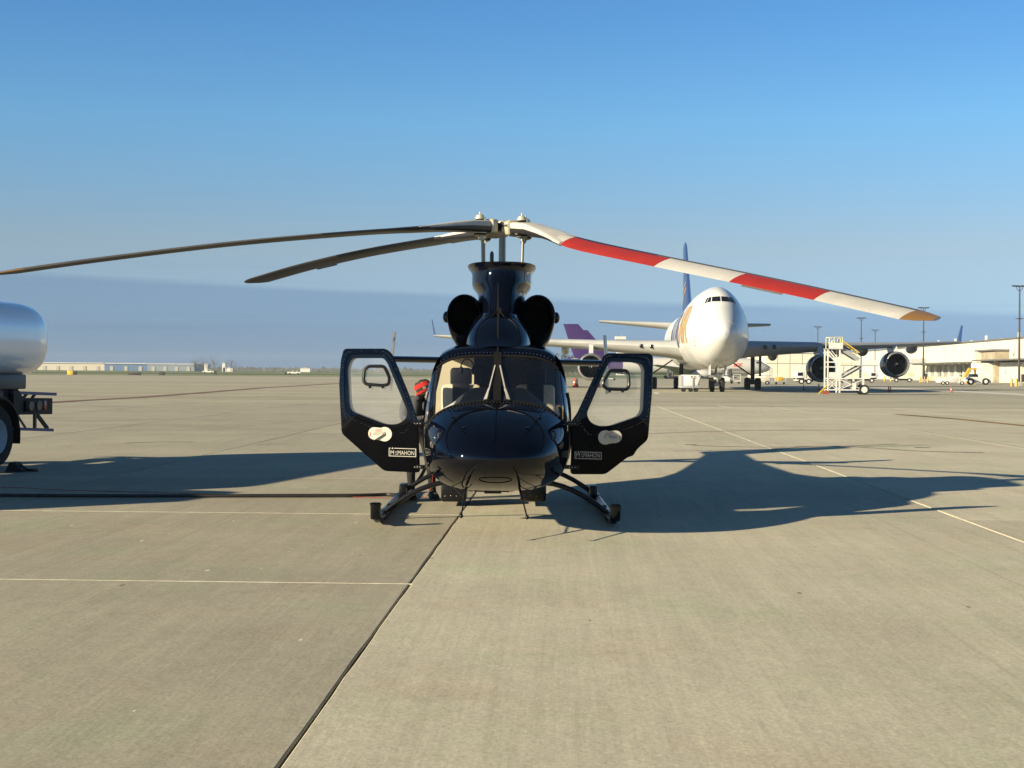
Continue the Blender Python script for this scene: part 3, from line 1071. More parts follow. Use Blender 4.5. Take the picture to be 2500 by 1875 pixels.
ZF = {  # height of each blade along its length (drooping at rest), pitch at root and tip
    'fr': ([(0, 3.71), (.4, 3.685), (1.0, 3.575), (1.6, 3.425), (3.2, 3.10), (5.0, 2.745), (7.0, 2.325)], 19, 14),
    'fl': ([(0, 3.71), (.5, 3.70), (1.5, 3.60), (2.2, 3.52), (4.0, 3.28), (5.8, 2.985), (7.0, 2.765)], 6, 2),
    'rl': ([(0, 3.71), (.5, 3.68), (1.5, 3.65), (3.2, 3.585), (5.0, 3.46), (7.0, 3.255)], 8, 5),
    'rr': ([(0, 3.71), (.5, 3.70), (1.5, 3.58), (3.5, 3.36), (5.2, 3.18), (7.0, 3.0)], 14, 8)}
BANDS = [0.5, 1.47, 3.2, 4.4, 5.62, 6.72, 7.0]
for k, d in DIRS.items():
    keys, p0, p1 = ZF[k]
    lead = Vector((-d.y, d.x, 0))
    UP = Vector((0, 0, 1))

    def sect(r, c, th, npt=12, box=False):
        z = hermite(keys, r)[0]
        r0 = max(0.0, min(1.0, (r - .5) / 6.5))
        pit = R(p0 + (p1 - p0) * r0) * max(.3, min(1.0, (r - .3) / 1.3))
        cv = lead * math.cos(pit) + UP * math.sin(pit)
        nv = UP * math.cos(pit) - lead * math.sin(pit)
        o = Vector((HUBC.x, HUBC.y, z)) + d * r
        pts = []
        for q in range(npt):
            t = 2 * math.pi * q / npt
            if box:
                pts.append(o + cv * (-.088 * max(0.0, min(1.0, (r - .6) / .8)) + c / 2 * math.copysign(abs(math.cos(t)) ** .35, math.cos(t))) + nv * (th / 2 * math.copysign(abs(math.sin(t)) ** .35, math.sin(t))))
            else:
                xx = (1 + math.cos(t)) / 2          # 1 at leading edge
                yt = th * 1.6 * math.sin(t) * math.sqrt(max(0, (1 - (1 - xx)) if False else xx)) ** .8 * (1.15 - .5 * xx)
                pts.append(o + cv * (c * (xx - .72)) + nv * (yt * .6))
        return pts
    rr_ = sorted(set([1.30 + .15 * q for q in range(38)] + BANDS[1:] + [7.0]))
    rr_ = [r for r in rr_ if r <= 7.0]
    secs = []
    for r in rr_:
        w = min(1.0, (r - 1.0) / .9)
        secs.append(sect(r, .33 + .07 * w, .075 - .030 * w))
    if k == 'fr' or k == 'rr':
        secs[-1] = sect(7.0, .36, .03)
    secs[-1] = sect(7.0, .15, .022)
    secs[-2] = sect(rr_[-2], .33, .034)

    def mf(i, j):
        r = (rr_[min(i, len(rr_) - 2)] + rr_[min(i + 1, len(rr_) - 1)]) / 2
        top = j < 6
        if r > 6.72:
            return 2 if top else 3
        if not top:
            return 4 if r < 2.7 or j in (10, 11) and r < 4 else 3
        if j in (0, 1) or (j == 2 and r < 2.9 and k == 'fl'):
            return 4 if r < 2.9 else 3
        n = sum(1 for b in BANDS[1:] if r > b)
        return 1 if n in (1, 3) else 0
    bl = MB().loft(secs, cap0=True, cap1=True, mfun=mf)
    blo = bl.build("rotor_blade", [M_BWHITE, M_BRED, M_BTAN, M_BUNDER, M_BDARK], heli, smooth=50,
                   label={'fr': "main rotor blade banded red and white", 'fl': "long drooping main rotor blade seen from below"}.get(k))
    # trim tab
    MB().add([sect(4.6, .4, .02)[6], sect(5.2, .4, .02)[6], sect(5.2, .435, .02)[6] + Vector((0, 0, -.012)), sect(4.6, .435, .02)[6] + Vector((0, 0, -.012))], [(0, 1, 2, 3)]).build("trim_tab", M_BUNDER, blo, smooth=None)
    # cuff: cream above, black below
    cuf = [sect(r, c, th, 20, True) for r, c, th in ((.25, .25, .170), (.60, .27, .155), (.9, .29, .118), (1.15, .31, .088), (1.32, .335, .066), (1.46, .36, .05))]
    MB().loft(cuf, cap0=True, cap1=True, mfun=lambda i, j: 0 if j < 10 else 1).build("blade_cuff", [M_BWHITE, M_BDARK], blo, smooth=40)
    # grip block at the root of the cuff, elastomer, lag damper and bolts
    MB().loft([sect(r, c, th, 20, True) for r, c, th in ((.20, .27, .185), (.215, .30, .205), (.285, .30, .205), (.30, .27, .185))], cap0=True, cap1=True).build("grip_block", M_HUB, hub_o, smooth=40)
    MB().bar(HUBC + d * .10 + lead * .07, HUBC + d * .22 + lead * .07, .05, .10).build("elastomer", M_MATTBLACK, hub_o)
    MB().tube([HUBC + d * .12 - lead * .11 + Vector((0, 0, .02)), HUBC + d * .30 - lead * .15 + Vector((0, 0, .0))], .022, 8).build("lag_damper", M_STEEL, hub_o)
    for kk in range(3):
        qb = HUBC + d * (.12 + .05 * kk) + lead * (.03 * (-1) ** kk) + Vector((0, 0, .05))
        MB().cyl(qb, qb + Vector((0, 0, .045)), .012, n=6).build("bolt", M_MAST, hub_o)
    # pendulum damper caps above and below, bracket
    q = HUBC + d * .40
    z0 = hermite(keys, .45)[0]
    cap = MB().lathe([(.001, .06), (.058, .06), (.058, .10), (.068, .103), (.068, .125), (.058, .132), (.055, .148), (.03, .165), (.010, .167), (.010, .20), (.001, .20)], (q.x, q.y, z0), 'Z', 20,
                     mfun=lambda i: 1 if i < 2 else 0)
    cap.box(q.x - .075, q.x + .075, q.y - .075, q.y + .075, z0 + .05, z0 + .066)
    cap.build("damper_cap", [M_HUB, M_MATTBLACK], hub_o)
    low = MB().lathe([(.001, -.08), (.08, -.08), (.08, -.115), (.06, -.13), (.012, -.14), (.012, -.17), (.001, -.17)], (q.x, q.y, z0), 'Z', 20, mfun=lambda i: 1 if i < 2 else 0)
    low.box(q.x - .09, q.x + .09, q.y - .09, q.y + .09, z0 - .092, z0 - .08)
    low.build("lower_cap", [M_HUB, M_MATTBLACK], hub_o)
    # pitch link
    pa = HUBC + d * .38 + lead * .035 + Vector((0, 0, -.16))
    MB().tube([pa, Vector((pa.x * .97 + HX * .03, pa.y, 3.15))], .021, 8).build("pitch_link", M_MAST, heli)
    MB().bar(pa + Vector((0, 0, -.03)), pa + Vector((0, 0, .08)), .06, .05).bar(pa + Vector((0, 0, .06)), HUBC + d * .42 + Vector((0, 0, -.08)), .05, .03).build("pitch_horn", M_HUB, hub_o)

# tail: stabiliser with end plates, fin, tail rotor
a, b = P(951, 876, 27.3), P(1484, 887, 27.3)
st = MB()
for p, q in ((a, b),):
    r2 = []
    for e in (p, q):
        r2.append([e + Vector((0, .30 * math.cos(t) + .25, .058 * math.sin(t) * (1 if math.cos(t) < .3 else .5))) for t in [2 * math.pi * n / 14 for n in range(14)]])
    st.loft(r2, cap0=True, cap1=True)
sto = st.build("stabilizer", M_GLOSS, heli)
for u0, v0, u1, v1, s in ((957, 808, 948, 955, -1), (1481, 817, 1486, 963, 1)):
    e = MB()
    pts = []
    for uu, vv, ch, dy in ((u0, v0, .32, .25), ((u0 * .45 + u1 * .55), (v0 * .45 + v1 * .55), .55, 0), (u1, v1, .34, .2)):
        c = P(uu, vv, 27.3)
        pts.append([c + Vector((.022 * math.sin(t) + s * .035 * math.cos(t), ch / 2 * math.cos(t) + .3 + dy, 0)) for t in [2 * math.pi * n / 10 for n in range(10)]])
    e.loft(pts, cap0=True, cap1=True)
    e.build("end_plate", M_MAST, sto)
fn = MB()
fr = []
for z, y0, y1, w in ((1.75, 29.6, 31.6, .10), (2.3, 30.5, 31.9, .085), (3.0, 31.2, 32.3, .06), (3.25, 31.5, 32.4, .03)):
    fr.append([Vector((HX + w * math.sin(t), (y0 + y1) / 2 + (y1 - y0) / 2 * math.cos(t), z)) for t in [2 * math.pi * n / 12 for n in range(12)]])
fn.loft(fr, cap0=True, cap1=True)
fin_o = fn.build("tail_fin", M_GLOSS, heli)
trh = Vector((HX - .27, 31.9, 2.92))
tr = MB().cyl(trh + Vector((.3, 0, 0)), trh - Vector((.06, 0, 0)), .05)
for s in (-1, 1):
    tr.loft([[trh + Vector((.042 * math.cos(t) * w, .05 * math.sin(t), s * r)) for t in [2 * math.pi * n / 10 for n in range(10)]] for r, w in ((.1, .6), (.3, .95), (1.0, 1), (1.27, 1), (1.31, .75), (1.33, .3))], cap1=True, cap0=True)
tr.build("tail_rotor", M_GLOSS, heli)

# ---- landing gear
SKX = 1.345
for s in (-1, 1):
    x = HX - .01 + s * SKX
    pts = [Vector((x + s * .005, 17.28, .25)), Vector((x + s * .003, 17.30, .19)), Vector((x, 17.36, .12)), Vector((x, 17.5, .075)), Vector((x, 17.75, .055)), Vector((x, 18.4, .052)), Vector((x, 20, .052)), Vector((x, 21.9, .052)), Vector((x, 22.2, .075))]
    sk = MB().tube(pts, .05, 14).build("skid_tube", M_BLACK, heli)
    toe = MB().lathe([(.001, .085), (.052, .085), (.058, .10), (.060, .24), (.066, .245), (.068, .262), (.060, .27), (.050, .262), (.001, .258)], (x + s * .004, 17.29, 0), 'Z', 18)
    toe.build("toe_cap", M_GLOSS, sk)
    for yy in (18.15, 18.35, 20.7):
        MB().tube([(x, yy - .06, .052), (x, yy + .06, .052)], .062, 12).build("saddle_clamp", M_BLACK, sk)
    MB().tube([(x - s * .02, 18.9, .10), (x - s * .02, 20.2, .10)], .028, 8).build("step_rail", M_BLACK, sk)
    MB().rbox(x - s * .07 - .05, x - s * .07 + .05, 20.5, 20.85, .05, .24, .02).build("shoe_fitting", M_BLACK, sk)
for yy, pad in ((18.2, 0), (20.75, .0)):
    pts = []
    for k in range(25):
        t = -1 + 2 * k / 24
        ax = abs(t)
        z = .43 if ax < .42 else .43 - .375 * ((ax - .42) / .58) ** 1.75
        pts.append(Vector((HX - .01 + t * SKX, yy, z + .012)))
    MB().tube(pts, .031, 12).build("cross_tube", M_BLACK, heli)

# ---- under the chin: bracket bar, box, feeler rods, belly pods
bl = MB()
p0, p1 = P(1158, 1196, 17.2), P(1243, 1197, 17.2)
bl.bar(p0, p1, .05, .038)
bl.build("bracket_bar", M_MATTBLACK, heli)
c = P(1203, 1197, 17.12)
MB().rbox(c.x - .095, c.x + .095, c.y - .05, c.y + .05, c.z - .034, c.z + .034, .008).build("camera_box", M_BLACK, heli)
for u in (1150, 1248):
    c = P(u, 1191, 17.2)
    lt = MB().lathe([(.001, -.055), (.028, -.055), (.045, -.02), (.045, .03), (.001, .05)], c, 'Y', 14)
    lt.build("landing_light", M_MAST, heli)
    MB().bar(c, c + Vector((0, 0, .10)), .012).build("light_bracket", M_MATTBLACK, heli)
for (ut, vt), (ub, vb), (us, vs) in (((1139, 1185), (1126, 1260), (1098, 1180)), ((1267, 1187), (1287, 1263), (1322, 1178))):
    t0, bt = P(ut, vt, 16.45), P(ub, vb, 15.6)
    rd = MB().tube([t0, t0 + (bt - t0) * .45], .014, 8)
    rd.tube([t0 + (bt - t0) * .45, bt], .0085, 8)
    rd.ball(bt, .022, 7)
    rd.tube([P(us, vs, 16.8), t0 + (bt - t0) * .42], .006, 6)
    rd.build("feeler_rod", M_BLACK, heli)
for u0, u1 in ((1080, 1140), (1270, 1332)):
    a, b = P(u0, 1219, 20.3), P(u1, 1190, 20.3)
    pod = MB().rbox(a.x, b.x, 19.9, 20.7, a.z, b.z + .12, .03).build("belly_pod", M_BLACK, heli)
    rv = MB()
    for k in range(4):
        rv.ball((a.x + (b.x - a.x) * (k + .7) / 4.4, 19.9, a.z + .075 + .006 * (k % 2)), .006, 4)
    struct(rv.build("rivet", M_STEEL, pod), "stuff")

# ---- cockpit
lin = []
lys = [17.9, 18.3, YD0 + 1.25, 19.2, 19.8, 20.3]
for y in [17.86, 18.0, 18.4, 18.85, 19.3, 19.8, 20.3]:
    w, zc, zt, zb, eu, el = hermite(HS, y)
    lin.append(super_ring(y, w - .05, zc, zt - .05, zb + .12, eu, el, n=NT, cx=HX))
MB().loft(lin, cap1=True, keep=lambda i, j: not (i < 3 and -36 < (deg(j) if -90 <= deg(j) <= 90 else (180 - deg(j) if deg(j) > 90 else -180 - deg(j))) < 47)).build("cabin_liner", M_CREAM, heli, smooth=50)
MB().box(HX - .7, HX + .7, 17.2, 20.2, .60, .64).build("cabin_floor", M_DASH, heli)
gs = MB()
rings_g = []
for y, xw, zc_, zs in ((17.03, .70, 1.36, 1.15), (17.15, .70, 1.44, 1.20), (17.3, .68, 1.52, 1.25), (17.42, .66, 1.57, 1.29), (17.48, .64, 1.572, 1.30)):
    rg = []
    for k in range(25):
        t = -1 + 2 * k / 24
        ax = abs(t)
        z = zc_ if ax < .46 else zc_ - (zc_ - zs) * ((ax - .46) / .54)
        rg.append(Vector((HX + .01 + t * xw, y, z)))
    rg += [Vector((HX + .01 + .64, y, .9)), Vector((HX + .01 - .64, y, .9))]
    rings_g.append(rg)
MB().loft(rings_g, cap0=True, cap1=True).build("glareshield", M_DASH, heli, smooth=25)
for s in (-1, 1):
    sx = HX + s * .445
    seat = MB().rbox(sx - .235, sx + .235, 18.35, 18.52, .85, 1.60, .05)
    seat.rbox(sx - .235, sx + .235, 17.85, 18.36, .82, .96, .05)
    so = seat.build("pilot_seat", M_FLEECE, heli, smooth=40)
    MB().rbox(sx - .13, sx + .13, 18.40, 18.50, 1.58, 1.80, .04).build("headrest", M_SEAT, so)
    MB().rbox(sx - .10, sx + .10, 18.32, 18.37, 1.05, 1.62, .02).build("harness", M_SEAT, so)
rows = MB()
for k in range(4):
    x = HX - .32 + .25 * k
    rows = MB().rbox(x - .115, x + .115, 19.55, 19.7, .8, 1.83, .04)
    rows.build("rear_seat", M_SEAT, heli, smooth=40)
MB().box(HX - .40, HX + .72, 20.1, 20.2, .7, 1.92).build("rear_bulkhead", M_SEAT, heli)  # dark backing panel, the gloom of the cabin put into its colour
MB().prism([(HX - .78, .9), (HX - .30, .9), (HX - .30, 2.0), (HX - .55, 2.0), (HX - .68, 1.86), (HX - .76, 1.5)], 18.80, 18.84).build("side_bulkhead", M_CREAM, heli, smooth=None)
MB().prism([(HX + .78, .9), (HX + .52, .9), (HX + .52, 2.0), (HX + .55, 2.0), (HX + .68, 1.86), (HX + .76, 1.5)], 18.80, 18.84).build("side_bulkhead", M_DASH, heli, smooth=None)  # dark copy of the left bulkhead, shade on this side put into its colour
MB().tube([on_skin(-.60, 17.8, -.07), on_skin(-.45, 17.8, -.09), on_skin(-.05, 17.8, -.085)], .012, 6).build("sun_visor_rod", M_MATTBLACK, heli)
MB().tube([on_skin(.60, 17.8, -.07), on_skin(.45, 17.8, -.10), on_skin(.25, 17.8, -.085)], .012, 6).build("sun_visor_rod", M_MATTBLACK, heli)

# ---- doors
DOORS = {
    -1: dict(outer=[(839, 851), (940, 851), (951, 857), (960, 868), (1000, 965), (1021, 1029), (1024, 1110), (1026, 1154), (938, 1150), (888, 1106), (834, 1058), (828, 936), (832, 880)],
             inner=[(857, 874), (936, 874), (945, 885), (995, 1005), (990, 1024), (970, 1036), (940, 1036), (905, 1022), (858, 1004), (852, 985), (848, 900)],
             vent=[(899, 894), (938, 894), (951, 922), (949, 938), (936, 941), (893, 938), (887, 928), (890, 902)],
             plate=(927, 1060, 1), logo=(950, 1094, 1015, 1113)),
    1: dict(outer=[(1484, 862), (1585, 863), (1593, 868), (1595, 878), (1592, 960), (1582, 1073), (1555, 1097), (1546, 1113), (1533, 1116), (1478, 1158), (1392, 1158), (1394, 1105), (1393, 1030), (1408, 1010), (1466, 885), (1474, 868)],
            inner=[(1490, 883), (1550, 884), (1566, 889), (1573, 902), (1570, 1000), (1562, 1015), (1540, 1023), (1490, 1040), (1460, 1040), (1440, 1030), (1432, 1010), (1482, 893)],
            vent=[(1490, 904), (1529, 905), (1534, 912), (1536, 940), (1531, 951), (1482, 950), (1472, 941), (1474, 930)],
            plate=(1490, 1068, -1), logo=(1404, 1103, 1468, 1119))}
for s, dd in DOORS.items():
    def dp(u, v, lift=0.0):
        x = abs(UX(u, 17.45) - HX)
        d = 17.36 + .22 * (x - .87) + .10 * max(0.0, (1040.0 - v) / 190.0) ** 1.6 + lift
        return P(u, v, d)
    ou = round_poly(dd['outer'], 9, 3)
    inn = round_poly(dd['inner'], 16, 5)
    cu = sum(p[0] for p in inn) / len(inn)
    cv = sum(p[1] for p in inn) / len(inn)
    ang = sorted(set([round(math.atan2(p[1] - cv, p[0] - cu), 4) for p in ou + inn] + [round(-math.pi + 2 * math.pi * k / 60, 4) for k in range(60)]))
    lo, li = ray_loop(ou, (cu, cv), ang), ray_loop(inn, (cu, cv), ang)
    lm = [(a[0] * .93 + b[0] * .07, a[1] * .93 + b[1] * .07) for a, b in zip(lo, li)]
    le = [(b[0] + (a[0] - b[0]) / max(1, math.hypot(a[0] - b[0], a[1] - b[1])) * 9, b[1] + (a[1] - b[1]) / max(1, math.hypot(a[0] - b[0], a[1] - b[1])) * 9) for a, b in zip(lo, li)]
    lp = [(b[0] + (a[0] - b[0]) / max(1, math.hypot(a[0] - b[0], a[1] - b[1])) * 11, b[1] + (a[1] - b[1]) / max(1, math.hypot(a[0] - b[0], a[1] - b[1])) * 11) for a, b in zip(lo, li)]
    loops = [[dp(*p, .05) for p in lo], [dp(*p, .012) for p in lo], [dp(*p, 0) for p in lm], [dp(*p, -.004) for p in lp], [dp(*p, .008) for p in le], [dp(*p, .012) for p in li], [dp(*p, .05) for p in li], [dp(*p, .05) for p in lo]]
    loops = [[q for q in lp_] for lp_ in loops]
    door = MB().loft(loops, mfun=lambda i, j: 1 if (lo[j][1] + li[j][1]) / 2 < 1030 else 0).build("crew_door", [M_DOOR, M_GLOSS], heli, smooth=30)  # upper faces glossy, lower faces a duller black
    drv = MB()
    for j in range(0, len(ang), 3):
        f = .45
        drv.ball(dp(lo[j][0] * .35 + le[j][0] * .65 if lo[j][1] > 1040 else lo[j][0] * .5 + le[j][0] * .5, lo[j][1] * .12 + le[j][1] * .88 if lo[j][1] > 1040 else lo[j][1] * .5 + le[j][1] * .5, -.002), .0035, 3)
    struct(drv.build("rivet", M_STEEL, door), "stuff")
    MB().loft([[dp(*p, .052) for p in lo], [dp(*p, .075) for p in lm], [dp(*p, .075) for p in le], [dp(*p, .055) for p in li]]).build("door_trim", M_CREAM, door, smooth=30)
    # cream lining seen inside the outboard edge of the opening
    sh_ = [(p[0] - s * 8.0, p[1] + .5) for p in li]
    MB().loft([[dp(*p, .05) for p in li], [dp(*p, .085) for p in sh_], [dp(*p, .10) for p in sh_]]).build("window_lining", M_CREAM, door, smooth=30)
    MB().add([dp(*p, .022) for p in li], [list(range(len(li)))]).build("window_pane", M_DOORGLASS, door, smooth=None)
    vt = round_poly(dd['vent'], 8, 4)
    MB().tube([dp(*p, .012) for p in vt] + [dp(*vt[0], .012)], .019, 8).build("vent_frame", M_BLACK, door)
    for f in (.25, .75):
        ux = min(p[0] for p in vt) + f * (max(p[0] for p in vt) - min(p[0] for p in vt))
        MB().bar(dp(ux, max(p[1] for p in vt) - 2, .01), dp(ux, max(p[1] for p in vt) + 7, .008), .03, .02).build("vent_hinge", M_BLACK, door)
    # exit handle plate: a long rounded tongue joined to a disc
    pu, pv, fl = dd['plate']
    ring = []
    for k in range(24):
        t = R(-118 + 236 * k / 23)
        ring.append((pu + fl * (12 + 17.5 * math.cos(t)), pv + 17.5 * math.sin(t)))
    tip = [(pu + fl * (-14 + 14 * math.cos(t)), pv + (-2) + 15 * math.sin(t)) for t in [R(90 + 180 * k / 12) for k in range(13)]]
    outl = ring + tip
    plo = MB()
    n = len(outl)
    plo.add([dp(*p, -.008) for p in outl] + [dp(*p, .004) for p in outl], [list(range(n))] + [[j, (j + 1) % n, n + (j + 1) % n, n + j] for j in range(n)])
    plate = plo.build("handle_plate", M_PLATE, door, smooth=None)
    slot = round_poly([(pu + fl * -17, pv - 4), (pu + fl * 4, pv - 6), (pu + fl * 14, pv - 7), (pu + fl * 16, pv + 2), (pu + fl * 4, pv + 3), (pu + fl * -17, pv + 3)], 3, 3)
    MB().add([dp(*p, -.010) for p in slot], [list(range(len(slot)))]).build("handle_recess", mat("recess_grey", (.30, .28, .24), .5), plate, smooth=None)
    MB().bar(dp(pu + fl * 8, pv - 1, -.022), dp(pu - fl * 14, pv + 13, -.028), .03, .014).cyl(dp(pu + fl * 8, pv - 1, -.026), dp(pu + fl * 8, pv - 1, -.004), .022).build("door_handle", M_PLATE, plate)
    vs, fs = text_geo("EXIT", 8.6, .95, .02)
    tw = max(p[0] for p in vs)
    MB().add([dp(pu - 2 + (x - tw / 2), pv - 6.2 - y, -.0105) for x, y in vs], fs).build("exit_lettering", M_REDPRINT, plate, smooth=None)
    arc = [(pu - fl * 24 + (2 if q else 0) * fl, pv - 5 + 10 * k / 4) for q in (0, 1) for k in (range(5) if q == 0 else range(4, -1, -1))]
    MB().add([dp(*p, -.0105) for p in arc], [list(range(10))]).build("red_mark", M_REDPRINT, plate, smooth=None)
    # company lettering in a frame
    u0, v0, u1, v1 = dd['logo']
    lg = MB()

    def strip(p, q, w=1.6):
        dx, dz = q[0] - p[0], q[1] - p[1]
        ln = math.hypot(dx, dz)
        nx, nz_ = -dz / ln * w / 2, dx / ln * w / 2
        lg.add([dp(p[0] + nx, p[1] + nz_, -.0022), dp(q[0] + nx, q[1] + nz_, -.0022), dp(q[0] - nx, q[1] - nz_, -.0022), dp(p[0] - nx, p[1] - nz_, -.0022)], [(0, 1, 2, 3)])
    dv = 2.0
    strip((u0, v0 - .8), (u0, v1 + .8)); strip((u0, v1), (u1, v1 + dv)); strip((u1, v0 + dv - .8), (u1, v1 + dv + .8)); strip((u0 + 12, v0 + .3), (u1, v0 + dv)); strip((u0 - .8, v0), (u0 + 3.5, v0))
    lg.add([dp(u0 + 5.6, v0 + 2, -.0022), dp(u0 + 10.4, v0 + 2, -.0022), dp(u0 + 8, v0 - 2.5, -.0022)], [(0, 1, 2)])
    for word, x0, size, y0, sq in (("M", 3.4, 14.5, 3.6, .92), ("c", 15.3, 9.5, 7.8, 1.0), ("MAHON", 20.8, 14.5, 3.6, .80)):
        vs, fs = text_geo(word, size, sq, .012)
        if word == "MAHON":
            k = (u1 - u0 - 3.6 - x0) / max(p[0] for p in vs)
            vs = [(x * k, y) for x, y in vs]
        lg.add([dp(u0 + x0 + x, v1 - y0 - y + dv * (x0 + x) / (u1 - u0), -.0022) for x, y in vs], fs)
    strip((u0 + 15.5, v1 - 4.2), (u0 + 20, v1 - 4.0), 1.2)
    lg.build("company_lettering", M_SILVERPRINT, door, smooth=None)
    # hinges and stay brackets
    hu = 1026 if s < 0 else 1390
    for vv in (1034, 1140):
        q = dp(hu, vv, .01)
        MB().rbox(min(q.x, q.x - s * .12 + s * .06) - .05, max(q.x, q.x + s * .06) + .05, q.y - .03, q.y + .03, q.z - .022, q.z + .022, .006).build("hinge", M_BLACK, door)
        for k in range(3):
            MB().ball((q.x + s * (.0 + .03 * k), q.y - .032, q.z), .006, 4).build("hinge_bolt", M_STEEL, door)
# door posts of the fuselage at the hinge line
for s in (-1, 1):
    pts = []
    for k in range(12):
        z = .52 + 1.0 * k / 11
        w, zc, zt, zb, eu, el = hermite(HS, 17.55)
        f = (z - zc) / (zt - zc) if z > zc else (zc - z) / (zc - zb)
        e = eu if z > zc else el
        x = w * max(0, 1 - min(1, abs(f)) ** e) ** (1 / e)
        pts.append(Vector((HX + s * (x + .004), 17.55, z)))
    MB().tube(pts, .022, 6).build("door_jamb", M_BLACK, heli)

# ---- loose things in the cockpit
hs = thing("headset", "dark headset hanging behind the left windshield pane", "headset", (HX - .36, 18.0, 1.55))
MB().tube([Vector((HX - .36 + .075 * math.cos(t), 18.0, 1.80 + .10 * math.sin(t))) for t in [math.pi * k / 10 for k in range(11)]], .008, 6).build("headband", M_MATTBLACK, hs)
for s in (-1, 1):
    MB().ball((HX - .36 + s * .07, 18.0, 1.765), .045, 8, sq=(.55, .8, 1.1)).build("ear_cup", M_MATTBLACK, hs)
MB().tube([Vector((HX - .36, 18.0, 1.9)), on_skin(-.36, 18.0, -.05)], .004, 5).build("hook", M_STEEL, hs)
pap = MB()
pap.add([Vector((HX - .66, 17.10, 1.240)), Vector((HX - .52, 17.10, 1.330)), Vector((HX - .45, 17.26, 1.420)), Vector((HX - .585, 17.26, 1.335))], [(0, 1, 2, 3)])
pap.add([Vector((HX - .56, 17.27, 1.365)), Vector((HX - .46, 17.27, 1.43)), Vector((HX - .43, 17.36, 1.48)), Vector((HX - .53, 17.36, 1.42))], [(0, 1, 2, 3)])
pap = MB()
q = [Vector((HX - .655, 17.08, 1.255)), Vector((HX - .50, 17.08, 1.345)), Vector((HX - .45, 17.22, 1.425)), Vector((HX - .60, 17.22, 1.335))]
pap.add(q + [p + Vector((0, 0, .006)) for p in q], [(0, 3, 2, 1), (4, 5, 6, 7), (0, 1, 5, 4), (1, 2, 6, 5), (2, 3, 7, 6), (3, 0, 4, 7)])
tag(pap.build("clipboard_sheet", M_WHITE, smooth=None), "white paper lying on the dark glareshield behind the windshield", "paper")

# ------------------------------------------------------------------ fuel truck (only its rear end is in the picture)
M_ALU = mat("tank_gloss_white", (0.93, 0.93, 0.93), 0.25, metal=.12, coat=1.0)
M_TYRE = mat("tyre_rubber", (0.007, 0.007, 0.007), 0.8, bump=.2, bscale=60)
M_CHASSIS = mat("chassis_dark", (0.006, 0.0055, 0.006), 0.55, spec=.25)
M_BLUEPAINT = mat("blue_paint", (0.02, 0.025, 0.16), 0.4)
M_RIM = mat("pale_rim", (0.42, 0.48, 0.52), 0.4)
M_GREY = mat("grey_paint", (0.07, 0.072, 0.07), 0.5)
M_DGREY = mat("dark_grey_paint", (0.010, 0.0105, 0.011), 0.5, spec=.25)
M_REDGLASS = mat("red_lens", (0.35, 0.02, 0.02), 0.2)
TA = math.atan2(-0.23, 0.97)
truck = thing("fuel_truck", "white tank fuel truck with pale wheel rim, rear end showing at the picture edge", "fuel truck", (-10.10, 27.05, 0), TA, world=False)


def wheel(parent, x, y, r, w, out=1, rim=M_RIM, tyre=M_TYRE, z=None):
    """wheel on an axle along X, its face towards out"""
    z = r if z is None else z
    t = MB().lathe([(r * .56, -w / 2), (r * .72, -w / 2 - .005), (r * .93, -w / 2 + .01), (r, -w / 4), (r, w / 4), (r * .93, w / 2 - .01), (r * .72, w / 2 + .005), (r * .56, w / 2)], (x, y, z), 'X', 28)
    to = t.build("wheel", tyre, parent)
    q = MB().lathe([(.001, out * w * .18), (r * .14, out * w * .18), (r * .18, out * w * .05), (r * .42, out * w * .02), (r * .50, out * w * .4), (r * .57, out * w * .49), (r * .58, out * w * .45), (r * .57, -out * w * .3), (.001, -out * w * .3)], (x, y, z), 'X', 24)
    q.build("rim", rim, to)
    return to


for y in (0.0, -1.35, -10.6):
    for s in (1, -1):
        wheel(truck, s * 1.02, y, .56, .30, s)
tk = []
for y, sc in ((1.92, .03), (1.915, .55), (1.90, .72), (1.86, .84), (1.77, .925), (1.60, .972), (1.3, .995), (.9, 1), (-2, 1), (-7.8, 1), (-8.1, .97), (-8.3, .85), (-8.4, .4)):
    rg = []
    for k in range(40):
        t = 2 * math.pi * k / 40
        c, s = math.cos(t), math.sin(t)
        rg.append(Vector((1.18 * sc * math.copysign(abs(c) ** (2 / 2.9), c), y, 2.27 + .75 * sc * math.copysign(abs(s) ** (2 / 3.0), s))))
    tk.append(rg)
tank = MB().loft(tk, cap0=True, cap1=True).build("tank", M_ALU, truck, smooth=40)
MB().prism([(-.35, 2.94), (.35, 2.94), (.30, 3.16), (-.30, 3.16)], -7.4, .35).build("top_rail", M_ALU, tank, smooth=None)
vs, fs = text_geo("KER", .155, .85, .006)
tw = max(p[0] for p in vs)
MB().add([(1.183 - .35 * max(0, abs(y - .01)) ** 2, -.06 - tw + x, 2.30 + y) for x, y in vs], fs).build("tank_lettering", mat("dark_print", (.05, .04, .06), .6), tank, smooth=None)
ch = MB()
for s in (-1, 1):
    ch.box(s * .45 - .05, s * .45 + .05, -12.4, 1.8, .80, 1.08)
ch.box(-.9, .9, -8.0, 1.3, 1.45, 1.64)
ch.box(-1.0, 1.0, .45, .8, 1.05, 1.5)
ch.build("chassis", M_CHASSIS, truck)
MB().rbox(.2, 1.16, -.6, .95, 1.38, 1.64, .03).rbox(.55, 1.0, .3, .62, 1.1, 1.4, .02).build("tank_saddle", M_GREY, truck)
# fender over the rear wheel
fe = []
for k in range(13):
    t = R(-10 + 200 * k / 12)
    fe.append([Vector((x, .66 * math.cos(t), .56 + .70 * math.sin(t) + dz)) for x, dz in ((.80, 0), (1.22, 0), (1.22, -.03), (.80, -.03))])
MB().loft(fe, cap0=True, cap1=True).build("fender", M_DGREY, truck)
